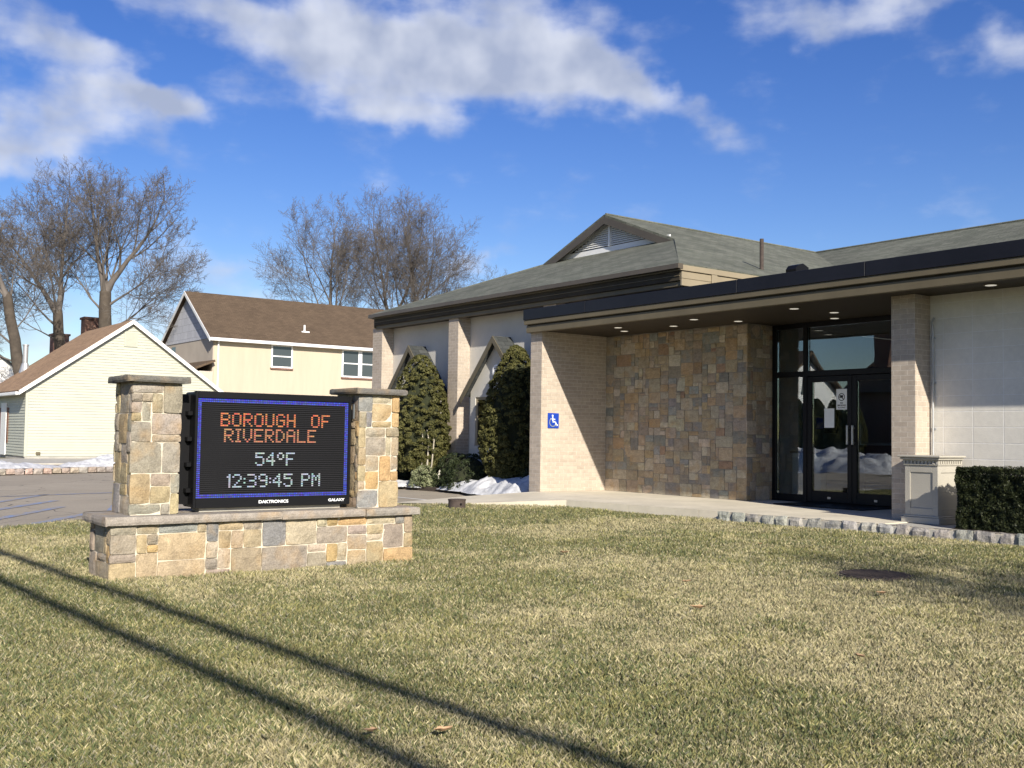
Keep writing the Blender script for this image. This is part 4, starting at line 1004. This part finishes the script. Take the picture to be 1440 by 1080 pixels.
clapboards(mb, 0, hx1-.018, 1, hy0, hy1, .12, ha-.02, lim=lambda z: (hy0, hy1) if z < hz else (hy0+(z-hz)/sl1, hy1-(z-hz)/sl1))
clapboards(mb, 1, hy0-.002, -1, hx0, hx1, .12, hz-.02)
mb.box(hx1-.02, hx1+.018, hy0-.018, hy0+.09, .1, hz, 0)
mb.build('wall', M['siding'], H1)
mb = MB(); mb.box(hx0-.01, hx1-.005, hy0+.02, hy1-.02, -.03, .1); mb.build('foundation', M['concrete_grey'], H1)
mb = MB(); ov = .32
for sg, ye in ((-1, hy0-ov), (1, hy1+ov)):
    mb.slab([(hx0-.2, hyc, ha+.09), (hx1+.18, hyc, ha+.09), (hx1+.18, ye, hz+.09-ov*sl1), (hx0-.2, ye, hz+.09-ov*sl1)], .07)
mb.build('roof', M['shingle_light'], H1)
mb = MB()
for sg, ye in ((-1, hy0-ov), (1, hy1+ov)):
    q = [(hx1+.183, hyc, ha+.075), (hx1+.183, ye, hz+.075-ov*sl1), (hx1+.183, ye, hz-.10-ov*sl1), (hx1+.183, hyc, ha-.10)]; q2 = [(p_[0]+.03, p_[1], p_[2]) for p_ in q]
    mb.face(q2); mb.face(q[::-1])
    for i in range(4): j = (i+1) % 4; mb.face([q[i], q2[i], q2[j], q[j]])
    mb.box(hx0-.2, hx1+.18, ye-.12, ye-.002, hz-.10-ov*sl1, hz+.03-ov*sl1, bev=.02)
    mb.slab([(hx0, ye, hz-ov*sl1-.02), (hx1+.18, ye, hz-ov*sl1-.02), (hx1+.18, hy0 if sg < 0 else hy1, hz-.03), (hx0, hy0 if sg < 0 else hy1, hz-.03)], .015)
mb.build('rake_board', M['white_paint'], H1)
mb = MB(); mb.box(hx1+.0, hx1+.03, 13.45, 14.0, 4.74, 5.38, bev=.004)
for k in range(11): mb.box(hx1+.03, hx1+.04, 13.50, 13.95, 4.79+k*.052, 4.82+k*.052)
mb.build('gable_vent', M['siding'], H1)
mb = MB(); mb.box(hx1+.0, hx1+.07, 10.12, 10.28, .17, .29, bev=.01); mb.build('vent_hood', M['tan_metal'], H1)
mb = MB(); mb.box(-49.75, -48.75, hy0-.06, hy0-.02, .1, 2.3); fr_ = mb.build('door', M['white_paint'], H1)
mb = MB(); mb.box(-50.15, -49.85, hy0-.05, hy0-.02, .6, 2.1); mb.build('shutter', M['brick_red'], H1); mb = MB(); mb.box(-48.65, -48.4, hy0-.05, hy0-.02, .6, 2.1); mb.build('shutter', M['brick_red'], H1)
mb = MB(); mb.tube([(-52.0, 11.0, 3.7), (-52.0, 11.0, 5.0)], .115, 14); mb.tube([(-52.0, 11.0, 5.0), (-52.0, 11.0, 5.06)], .14, 14); mb.tube([(-52.0, 11.0, 3.75), (-52.0, 11.0, 4.2)], [.26, .14], 10, 0); mb.build('vent_pipe', M['galv'], H1)

H2 = thing('cream_house', 'two storey cream stucco house with brown shingle roof and white shake gable', 'house', (-62, 30, 0))
ax0, ax1, ay0, ay1, az_, ar = -66, -58, 22.15, 38, 6.62, 9.42; axc = -62; sl2 = (ar-az_)/4
mb = MB(); mb.box(ax0, ax1, ay0+.02, ay1, -.03, az_); mb.build('wall', M['stucco_cream'], H2)
mb = MB(); mb.box(ax0, ax1-.03, ay0-.03, ay0+.018, -.03, az_-.1); mb.build('gable_wall', plain('stucco_beige_wall', (.46, .40, .33), .9, .12, .5, .3, 50), H2)
mb = MB(); mb.prism([(ax0-.1, az_-.09), (ax1+.1, az_-.09), (ax1+.1, az_), (axc, ar+.05), (ax0-.1, az_)], 1, ay0-.06, ay0+.1); mb.prism([(ax0, az_), (ax1, az_), (axc, ar)], 1, ay0+.11, ay1)
mb.build('gable', M['shake'], H2)
mb = MB()
for sg, xe in ((1, ax1+.35), (-1, ax0-.35)):
    mb.slab([(axc, ay0-.35, ar+.14), (axc, ay1+.3, ar+.14), (xe, ay1+.3, az_+.14-.35*sl2), (xe, ay0-.35, az_+.14-.35*sl2)], .08)
mb.build('roof', M['shingle_brown'], H2)
mb = MB()
for sg, xe in ((1, ax1+.35), (-1, ax0-.35)):
    q = [(axc, ay0-.353, ar+.13), (xe, ay0-.353, az_+.13-.35*sl2), (xe, ay0-.353, az_-.10-.35*sl2), (axc, ay0-.353, ar-.10)]; q2 = [(p_[0], p_[1]-.03, p_[2]) for p_ in q]
    mb.face(q2); mb.face(q[::-1])
    for i in range(4): j = (i+1) % 4; mb.face([q[i], q2[i], q2[j], q[j]])
    mb.box(xe-.01 if sg > 0 else xe-.11, xe+.11 if sg > 0 else xe+.01, ay0-.35, ay1+.3, az_-.30, az_-.115, bev=.02)
    mb.slab([(xe, ay0-.35, az_-.13), (xe, ay1+.3, az_-.13), (ax1 if sg > 0 else ax0, ay1+.3, az_-.1), (ax1 if sg > 0 else ax0, ay0-.35, az_-.1)], .02)
mb.build('eave_trim', M['white_paint'], H2)
mb = MB(); mb.tube([(-58.9, 28.15, 7.2), (-58.9, 28.15, 7.75)], .06, 8); mb.box(-59.1, -58.7, 27.9, 28.4, 7.28, 7.36); mb.build('roof_vent', M['white_paint'], H2)
def house_window(parent, x, y0, y1, z0, z1, mull=False):
    mb = MB(); t = .09
    mb.box(x, x+.06, y0, y0+t, z0, z1); mb.box(x, x+.06, y1-t, y1, z0, z1); mb.box(x, x+.06, y0+t, y1-t, z1-t, z1); mb.box(x, x+.06, y0+t, y1-t, z0, z0+t)
    mb.box(x, x+.055, y0+t, y1-t, (z0+z1)/2-.035, (z0+z1)/2+.035)
    if mull: mb.box(x, x+.058, (y0+y1)/2-.13, (y0+y1)/2+.13, z0+t, z1-t)
    f = mb.build('window', M['white_paint'], parent)
    mb = MB(); mb.box(x+.01, x+.03, y0+t, y1-t, z0+t, z1-t); mb.build('pane', M['win'], f)
    mb = MB(); mb.box(x, x+.10, y0-.03, y1+.03, z0-.10, z0-.005); mb.build('sill', M['brick_red'], f)
m, nt, b = newmat('house_window_glass'); b.inputs['Base Color'].default_value = (.05, .06, .065, 1); b.inputs['Roughness'].default_value = .08; b.inputs['Specular IOR Level'].default_value = .7; M['win'] = m
house_window(H2, ax1+.001, 25.62, 26.98, 5.0, 6.36)
house_window(H2, ax1+.001, 30.25, 32.75, 4.65, 6.36, True)
house_window(H2, ax1+.001, 35.0, 36.3, 4.8, 6.36)
mb = MB(); mb.box(-64.9, -64.2, ay0-.035, ay0-.031, 6.0, 6.35); mb.build('pane', M['win'], H2)
mb = MB(); mb.slab([(-65.5, 20.4, 4.55), (-57.6, 20.4, 4.55), (-57.6, 22.1, 5.25), (-65.5, 22.1, 5.25)], .12); mb.build('porch_roof', M['shingle_brown'], H2)
mb = MB(); mb.box(-65.3, -57.9, 20.7, 22.1, -.03, 4.6); mb.build('porch_wall', M['stucco_beige'], H2)

mb = MB(); mb.tube([(ax1+.08, ay0+.25, .1), (ax1+.08, ay0+.25, 6.2), (ax1+.3, ay0+.25, 6.45)], .05, 8); mb.build('downspout', M['white_paint'], H2)
H3 = thing('far_house', 'dark roofed house with two brick chimneys behind the small yellow house', 'house', (-81, 23, 0))
mb = MB(); mb.box(-86, -76, 19.4, 27, -.03, 5.2); mb.build('wall', M['stucco_beige'], H3)
mb = MB(); mb.slab([(-86.3, 19.0, 5.1), (-75.7, 19.0, 5.1), (-75.7, 23.2, 7.7), (-86.3, 23.2, 7.7)], .12); mb.slab([(-86.3, 27.4, 5.1), (-75.7, 27.4, 5.1), (-75.7, 23.2, 7.7), (-86.3, 23.2, 7.7)], .12); mb.build('roof', M['shingle_dark'], H3)
mb = MB(); mb.box(-75.97, -75.0, 19.55, 20.5, -.03, 8.75); mb.box(-76.05, -74.92, 19.47, 20.58, 8.75, 8.9); mb.build('chimney', M['brick_red'], H3)
mb = MB(); mb.box(-85.2, -84.0, 19.7, 20.8, 3, 8.25); mb.box(-85.28, -83.92, 19.62, 20.88, 8.25, 8.4); mb.build('chimney', M['brick_red'], H3)
H4 = thing('white_house', 'white house with a dark upper window glimpsed at the left edge behind bare branches', 'house', (-86, 14, 0))
mb = MB(); mb.prism([(12.2, -.03), (17.2, -.03), (17.2, 5.6), (14.7, 7.4), (12.2, 5.6)], 0, -92, -84); mb.build('wall', M['white_paint'], H4)
mb = MB(); mb.slab([(-92.2, 11.8, 5.4), (-83.7, 11.8, 5.4), (-83.7, 14.7, 7.55), (-92.2, 14.7, 7.55)], .12); mb.slab([(-92.2, 17.6, 5.4), (-83.7, 17.6, 5.4), (-83.7, 14.7, 7.55), (-92.2, 14.7, 7.55)], .12); mb.build('roof', M['shingle_dark'], H4)
mb = MB(); mb.box(-83.98, -83.9, 13.8, 15.5, 4.7, 6.3); mb.build('window', M['win'], H4)

# across the road, where the photograph's reflections come from
H5 = thing('roadside_house', 'white gabled house across the road, seen only as a reflection in the door glass', 'house', (-50, -32, 0))
mb = MB(); mb.prism([(-36, -.03), (-28.5, -.03), (-28.5, 4.6), (-32.2, 7.3), (-36, 4.6)], 0, -56, -47)
clapboards(mb, 0, -46.995, 1, -36, -28.5, .3, 7.2, step=.14, lim=lambda z: (-36, -28.5) if z < 4.6 else (-36+(z-4.6)*1.39, -28.5-(z-4.6)*1.39)); mb.build('wall', M['white_paint'], H5)
mb = MB(); mb.slab([(-56.3, -28.1, 4.4), (-46.5, -28.1, 4.4), (-46.5, -32.25, 7.5), (-56.3, -32.25, 7.5)], .12); mb.slab([(-56.3, -36.4, 4.4), (-46.5, -36.4, 4.4), (-46.5, -32.25, 7.5), (-56.3, -32.25, 7.5)], .12); mb.build('roof', M['shingle_brown'], H5)
mb = MB(); mb.box(-46.96, -46.90, -32.8, -31.7, 4.4, 5.6); mb.build('window', M['win'], H5)
H6 = thing('brown_house', 'brown roofed house across the road, dark in the door reflection', 'house', (-35.5, -32, 0))
mb = MB(); mb.box(-41, -30, -37, -29, -.03, 4.5); mb.build('wall', M['brick_red'], H6)
mb = MB(); mb.slab([(-41.5, -28.5, 4.3), (-29.5, -28.5, 4.3), (-30.5, -33, 7.6), (-40.5, -33, 7.6)], .12); mb.slab([(-41.5, -37.5, 4.3), (-29.5, -37.5, 4.3), (-30.5, -33, 7.6), (-40.5, -33, 7.6)], .12); mb.build('roof', M['shingle_brown'], H6); mb = MB(); mb.box(-40.0, -38.9, -31.0, -30.0, 4.2, 9.6); mb.build('chimney', M['brick_red'], H6)

# overhead cables on poles along the road; they throw the two long shadows on the lawn
for nm, (xa, ya), (xb, yb), h, lab in (('c', (.73,-1.54), (9.01,-1.09), 6.5, 'thick black overhead cable on the side nearer the lawn'), ('c', (2.63,-1.88), (8.42,-1.63), 6.4, 'thick black overhead cable on the side nearer the road')):
    s_ = (yb-ya)/(xb-xa); mb = MB(); pts = [(x, ya+s_*(x-xa), h+.0004*(x-2)**2) for x in range(-42, 47, 4)]; mb.tube(pts, .06, 8)
    tag(mb.build('overhead_cable', M['black_metal'], smooth=True), lab, 'cable', 'overhead cables')
for px_, py_, lab in ((-42, -3.84, 'wooden utility pole at the far left end of the overhead cables'), (46, .45, 'wooden utility pole at the right end of the overhead cables')):
    up_ = thing('utility_pole', lab, 'utility pole', (px_, py_, 0), 'utility poles'); mb = MB(); mb.tube([(px_, py_, -.1), (px_, py_, 9.5)], [.16, .12], 12); mb.build('pole', M['bark'], up_)
    mb = MB(); mb.box(px_-.06, px_+.06, py_-1.1, py_+1.1, 7.1, 7.2); mb.build('crossarm', M['bark'], up_)

# ------------------------------------------------------------------ bare trees
def rot_to(d, ang, az_):
    d = d.normalized(); a = d.cross(Vector((0, 0, 1)))
    if a.length < .05: a = Vector((1, 0, 0))
    a.normalize(); b = d.cross(a)
    return (d*math.cos(ang) + (a*math.cos(az_)+b*math.sin(az_))*math.sin(ang)).normalized()
def grow(mb, R, p, d, Ln, r, lv, cfg):
    nseg = (7, 5, 4, 3, 2)[lv]; sides = (7, 5, 4, 3, 3)[lv]
    pts = [p]; rad = [r]; dirs = [d]
    rend = max(cfg['rmin'], r*(.16 if lv == 0 else .35 if lv < 3 else .5))
    for i in range(nseg):
        d = (d + Vector((R.gauss(0, 1), R.gauss(0, 1), R.gauss(0, .6)))*cfg['wig'][lv] + Vector((0, 0, cfg['up'][lv]))).normalized()
        p = p + d*(Ln/nseg); pts.append(p); dirs.append(d); rad.append(r+(rend-r)*((i+1)/nseg)**(.42 if lv == 0 else .8))
    mb.tube(pts, rad, sides, caps=False)
    if lv >= cfg['max']: return
    nc = cfg['n'][lv]; nc = max(2, int(round(nc*R.uniform(.8, 1.2))))
    a0 = R.uniform(0, 2*PI)
    for k in range(nc):
        t = cfg['t0'][lv] + (1-cfg['t0'][lv])*((k+R.uniform(.1, .9))/nc)
        f = t*nseg; i = min(int(f), nseg-1); q = pts[i].lerp(pts[i+1], f-i); rr = rad[i]+(rad[i+1]-rad[i])*(f-i)
        ang = math.radians(R.uniform(*cfg['ang'][lv])); a_ = a0+k*2.4+R.uniform(-.5, .5)
        nd = rot_to(dirs[i+1], ang, a_)
        grow(mb, R, q, nd, Ln*R.uniform(*cfg['len'][lv])*(1-.45*t), max(cfg['rmin'], rr*.55), lv+1, cfg)
    grow(mb, R, pts[-1], dirs[-1], Ln*cfg['tip'], rend, min(lv+1, cfg['max']), cfg)
CFG = dict(max=4, rmin=.0068, wig=(.08, .13, .17, .22, .25), up=(.06, .06, .05, .04, .03), n=(7, 7, 6, 5, 0), t0=(.2, .18, .15, .15, 0),
           ang=((24, 50), (26, 55), (28, 60), (30, 65), (0, 0)), len=((.62, .82), (.50, .72), (.45, .65), (.4, .6), (0, 0)), tip=.36)
def bare_tree(label, base, trunk_pts, r0, limbs, seed, group='bare winter trees behind the houses', cfg=CFG, lk=.70):
    """limbs: list of (t on trunk 0..1, direction azimuth deg, tilt from vertical deg, length, radius factor)"""
    R = random.Random(seed); T = thing('bare_tree', label, 'tree', base, group)
    B = Vector(base); pts = [B+Vector(p) for p in trunk_pts]
    n = len(pts); fine = []; rads = []
    for i in range(n-1):
        for k in range(4): fine.append(pts[i].lerp(pts[i+1], k/4)+Vector((R.gauss(0, .03), R.gauss(0, .03), 0)))
    fine.append(pts[-1]); rads = [r0*(1.25 if i == 0 else 1)*(1-.4*i/len(fine)) for i in range(len(fine))]
    mb = MB(); mb.tube(fine+[fine[-1]+Vector((0, 0, .25)), fine[-1]+Vector((0, 0, .42))], rads+[rads[-1]*.75, rads[-1]*.2], 12); mb.build('trunk', M['bark'], T, smooth=True)
    mb = MB()
    for (t, az_, tilt, Ln, rf) in limbs:
        f = t*(len(fine)-1); i = min(int(f), len(fine)-2); q = fine[i].lerp(fine[i+1], f-i)
        az_ = math.radians(az_); ti = math.radians(tilt)
        d = Vector((math.sin(az_)*math.sin(ti), math.cos(az_)*math.sin(ti), math.cos(ti)))
        grow(mb, R, q, d, Ln*lk, rads[i]*rf*(1.0 if rf >= .75 else .62), 0, cfg)
    mb.build('crown', M['bark_tw'], T, smooth=True, uv=False)
    return T
def copy_tree(src, loc, rz, sc, label, group=None):
    c = src.copy(); COL.objects.link(c); c.location = loc; c.rotation_euler = (0, 0, rz); c.scale = (sc, sc, sc); c['label'] = label
    if group: c['group'] = group
    for ch in src.children:
        k = ch.copy(); COL.objects.link(k); k.parent = c
    return c
# azimuth 37 deg = towards the right of the picture, 217 = left, -53 = away
tA = bare_tree('tallest bare tree, thick forked trunk rising behind the ridge of the small yellow house', (-68.2, 18.95, 0), [(0,0,0), (.05,.05,5), (.0,.0,9.8)], .54,
   [(1, 217, 16, 8.2, .8), (1, 37, 32, 8.4, .85), (1, -53, 20, 8.0, .6), (.97, 127, 24, 7.6, .6), (.9, 37, 54, 7.8, .5), (.86, 217, 42, 7.4, .45), (.75, 40, 70, 7.6, .42), (.95, 10, 16, 8.2, .6), (.72, 60, 74, 7.0, .3)], 11)
tB = bare_tree('bare tree with two leaning stems just left of the tall forked one', (-69.2, 16.95, 0), [(0,0,0), (-.1,-.12,4), (-.35,-.45,8.4)], .46,
   [(1, 217, 34, 8.8, .85), (1, 30, 8, 9.4, .8), (.9, 217, 52, 8.2, .5), (.97, -60, 22, 7.6, .6), (.95, 120, 30, 7.0, .5), (.98, 217, 16, 8.4, .6), (.8, 225, 66, 7.0, .35)], 23)
tC = bare_tree('bare tree leaning left at the left edge of the picture, behind the vent pipe', (-64.5, 14.1, 0), [(0,0,0), (-.4,-.55,4), (-1.0,-1.3,8.6)], .42,
   [(1, 217, 26, 6.6, .8), (1, 200, 40, 6.4, .6), (.7, 217, 60, 6.0, .5), (.8, 37, 45, 4.8, .35), (.6, 225, 78, 6.2, .4), (.9, -60, 30, 5.4, .5)], 37)
tD = bare_tree('bare tree with curved trunk behind the ridge of the cream house', (-76.5, 40.9, 0), [(0,0,0), (-.5,-.6,6), (-1.0,-1.3,9.6)], .50,
   [(1, 217, 8, 8.8, .8), (.92, 217, 34, 9.4, .6), (1, 30, 14, 8.0, .6), (.8, 217, 55, 8.8, .45), (.95, -50, 22, 7.4, .5), (.9, 130, 24, 7.2, .5), (.85, 37, 40, 5.8, .35)], 41, lk=.84)
tE = bare_tree('tall bare tree with upright limbs rising between the cream house and the hall roof', (-77.0, 44.6, 0), [(0,0,0), (.05,.1,6), (.0,.1,9.8)], .48,
   [(1, 217, 12, 9.6, .8), (1, 37, 16, 9.4, .75), (.95, 217, 30, 7.4, .5), (.92, 37, 34, 7.6, .5), (.95, -53, 20, 8.4, .6), (.85, 125, 26, 8.4, .5), (.78, 217, 52, 6.2, .35), (.75, 37, 58, 6.4, .35)], 53, lk=.88)
tF = copy_tree(tE, (-76.0, 46.9, 0), 1.15, .98, 'tall bare tree whose crown reaches furthest right, nearest the hall roof of its pair')
copy_tree(tD, (-82.0, 57.5, 0), 2.6, .82, 'small bare tree low against a white cloud beside the hall roof slope')
copy_tree(tD, (-60.0, 69.2, 0), .9, .72, 'bare tree top barely showing above the ridge left of the roof pipe')
copy_tree(tE, (-54.2, 68.5, 0), 2.2, .70, 'bare tree top showing above the ridge right of the roof pipe')
copy_tree(tE, (3.6, 5.9, 0), .7, .26, 'young bare tree on the lawn out of frame to the right', 'trees out of frame')
copy_tree(tB, (-30, -30, 0), 1.9, .9, 'bare tree beside the white gabled house across the road', 'trees out of frame')

# ------------------------------------------------------------------ evergreens
def leaves(mb, P, Nn, size, shade, R, m=0, aspect=.55):
    """one bent-free leaf quad per point"""
    n = len(P); a = R.randn(n, 3); a -= (a*Nn).sum(1)[:, None]*Nn*.6; a /= np.linalg.norm(a, axis=1)[:, None]
    nn = Nn + R.randn(n, 3)*.7; b = np.cross(nn, a); b /= np.linalg.norm(b, axis=1)[:, None]
    s = size*(.6+.8*R.rand(n)); 
    A = P-a*s[:, None]*.5; Bq = P+b*(s*aspect*.5)[:, None]; Cq = P+a*s[:, None]*.5; D = P-b*(s*aspect*.5)[:, None]
    base = len(mb.v); V = np.stack([A, Bq, Cq, D], 1).reshape(-1, 3); mb.v.extend(map(tuple, V.tolist()))
    mb.f.extend([(base+4*i, base+4*i+1, base+4*i+2, base+4*i+3) for i in range(n)]); mb.m.extend([m]*n)
    sh = np.clip(shade, 0, 1); mb.c.extend([(float(t), float(t), float(t)) for t in sh])
def clump_crown(centers, radii, outd, per, size, R, squash=.75, base_shade=.5):
    mb = MB()
    for c, r, o in zip(centers, radii, outd):
        n = int(per*(r/.13)**2); d = R.randn(n, 3); d /= np.linalg.norm(d, axis=1)[:, None]
        d = d + o*.75 + np.array([0, 0, .25]); d /= np.linalg.norm(d, axis=1)[:, None]
        P = c + d*r*np.array([1, 1, squash])*(.78+.3*R.rand(n))[:, None]
        leaves(mb, P, d, size, base_shade+R.randn()*.13+R.randn(n)*.22, R)
    return mb
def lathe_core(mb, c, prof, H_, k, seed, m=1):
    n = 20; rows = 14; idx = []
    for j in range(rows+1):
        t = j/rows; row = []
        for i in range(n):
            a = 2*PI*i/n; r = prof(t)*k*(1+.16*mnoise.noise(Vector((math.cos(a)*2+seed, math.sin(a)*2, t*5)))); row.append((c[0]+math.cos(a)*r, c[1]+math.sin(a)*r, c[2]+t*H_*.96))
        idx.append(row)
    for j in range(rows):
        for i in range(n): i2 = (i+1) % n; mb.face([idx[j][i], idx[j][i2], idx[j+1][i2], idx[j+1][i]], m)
def conifer(label, cx, cy, z0, H_, prof, n, seed, rc=(.09, .17), trunk=True, per=190, size=.046, name='conifer', mat='conifer', group='clipped conifers in front of the hall', cat='conifer', squash=.72, bs=.5):
    R = np.random.RandomState(seed); T = thing(name, label, cat, (cx, cy, 0), group)
    cs, rs_, od = [], [], []
    for i in range(n):
        t = ((i+R.rand())/n)**1.15; a = i*2.399963+R.randn()*.25; r = prof(t)*(.90+.13*R.rand()); 
        cs.append(np.array([cx+math.cos(a)*r, cy+math.sin(a)*r, z0+t*H_])); rs_.append(R.uniform(*rc)*(1.0-.35*t)); s_ = .9-t*.4
        od.append(np.array([math.cos(a)*s_, math.sin(a)*s_, .25+t*.6]))
    mb = clump_crown(cs, rs_, od, per, size, R, squash, bs)
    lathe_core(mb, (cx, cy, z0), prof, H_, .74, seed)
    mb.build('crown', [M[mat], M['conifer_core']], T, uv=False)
    return T
pr1 = lambda t: .63*(1-max(0, (t-.3)/.7)**2.1)**.64*(.62+.38*min(1, t/.2))+.03
T1 = conifer('clipped dark green conifer with pale bare stems, beside the right pillar of the sign', -20.72, 12.83, .42, 2.60, pr1, 760, 5, rc=(.06, .11))
mb = MB()
for (dx, dy, r_) in ((.50, -.10, .024), (.56, -.02, .02), (.44, -.20, .018), (0, 0, .06)):
    mb.tube([(-20.72+dx*.7, 12.83+dy*.6, 0), (-20.72+dx*1.05, 12.83+dy*1.0, .55), (-20.72+dx*1.2, 12.83+dy*1.15, 1.1), (-20.72+dx*.5, 12.83+dy*.5, 1.7)], [r_, r_*.9, r_*.7, r_*.3], 7)
mb.build('trunk', plain('pale_bark', (.42, .38, .30), .9, .2, 20, .3, 60), T1)
pr2 = lambda t: .66*(1-max(0, (t-.2)/.8)**1.9)**.7*(.66+.34*min(1, t/.2))+.03
T2 = conifer('broad clipped conifer, lower half in shade, just left of the brick entrance pier', -17.70, 13.30, .35, 2.74, pr2, 900, 9, rc=(.065, .115))
mb = MB(); mb.tube([(-17.70, 13.30, 0), (-17.70, 13.30, 2.0)], [.08, .03], 8); mb.build('trunk', M['bark'], T2)
def mound(label, cx, cy, rx, h, n, seed, mat='shrub_dark', name='shrub', group='low shrubs in the bed in front of the hall', size=.04, bs=.4):
    prof = lambda t: rx*math.sqrt(max(.02, 1-t*t))
    return conifer(label, cx, cy, .08, h, prof, n, seed, (.07, .13), per=120, size=size, name=name, mat=mat, group=group, cat='shrub', bs=bs)
mound('dark low shrub right of the clipped conifer with pale stems', -19.75, 13.2, .5, .72, 110, 61)
mound('dark low shrub under the hall window', -18.95, 13.05, .55, .70, 120, 62)
mound('dark low shrub against the brick entrance pier', -16.2, 13.15, .6, .85, 130, 63)
mound('low dark shrub in the shade left of the clipped conifer, by the sign pillar', -22.1, 13.0, .6, .62, 130, 64)
mound('small pale variegated shrub at the foot of the narrow conifer', -20.15, 12.62, .27, .42, 60, 65, 'shrub_pale', size=.035, bs=.55)
for k in range(8):  # evergreen row added to darken the lower part of the door reflection
    copy_tree(T2, (-46.0+k*1.0, -23.2-k*.45, 0), k*.8, 1.2, 'unseen evergreen in a row added across the road to darken the reflection in the door glass', 'evergreens added to darken the door reflection')
# yew hedge
HG = thing('hedge', 'square clipped dark yew hedge in front of the white block wall', 'hedge', (-4.5, 12.45, .2))
R = np.random.RandomState(77); mb = MB(); hx0_, hx1_, hy0_, hy1_, hz0_, hz1_ = -6.98, 3.0, 11.86, 12.60, .2, .93
def hedge_pts(n, f):
    P = []; Nn = []
    if f == 'front': P = np.stack([hx0_+R.rand(n)**1.6*(hx1_-hx0_), np.full(n, hy0_), hz0_+R.rand(n)*(hz1_-hz0_)], 1); Nn = np.tile([0, -1., 0], (n, 1))
    if f == 'top': P = np.stack([hx0_+R.rand(n)**1.6*(hx1_-hx0_), hy0_+R.rand(n)*(hy1_-hy0_), np.full(n, hz1_)], 1); Nn = np.tile([0, 0, 1.], (n, 1))
    if f == 'end': P = np.stack([np.full(n, hx0_), hy0_+R.rand(n)*(hy1_-hy0_), hz0_+R.rand(n)*(hz1_-hz0_)], 1); Nn = np.tile([-1., 0, 0], (n, 1))
    u = P[:, 0]*1.0+P[:, 2]*.3; v = P[:, 2]+P[:, 1]*1.3
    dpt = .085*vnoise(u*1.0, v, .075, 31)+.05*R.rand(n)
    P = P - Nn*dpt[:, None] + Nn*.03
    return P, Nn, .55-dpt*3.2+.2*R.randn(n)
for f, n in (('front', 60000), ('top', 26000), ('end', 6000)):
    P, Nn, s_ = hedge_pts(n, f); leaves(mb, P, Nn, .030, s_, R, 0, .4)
mb.box(hx0_+.09, hx1_, hy0_+.09, hy1_-.09, hz0_, hz1_-.09, 1)
mb.build('foliage', [M['yew'], M['conifer_core']], HG, uv=False)
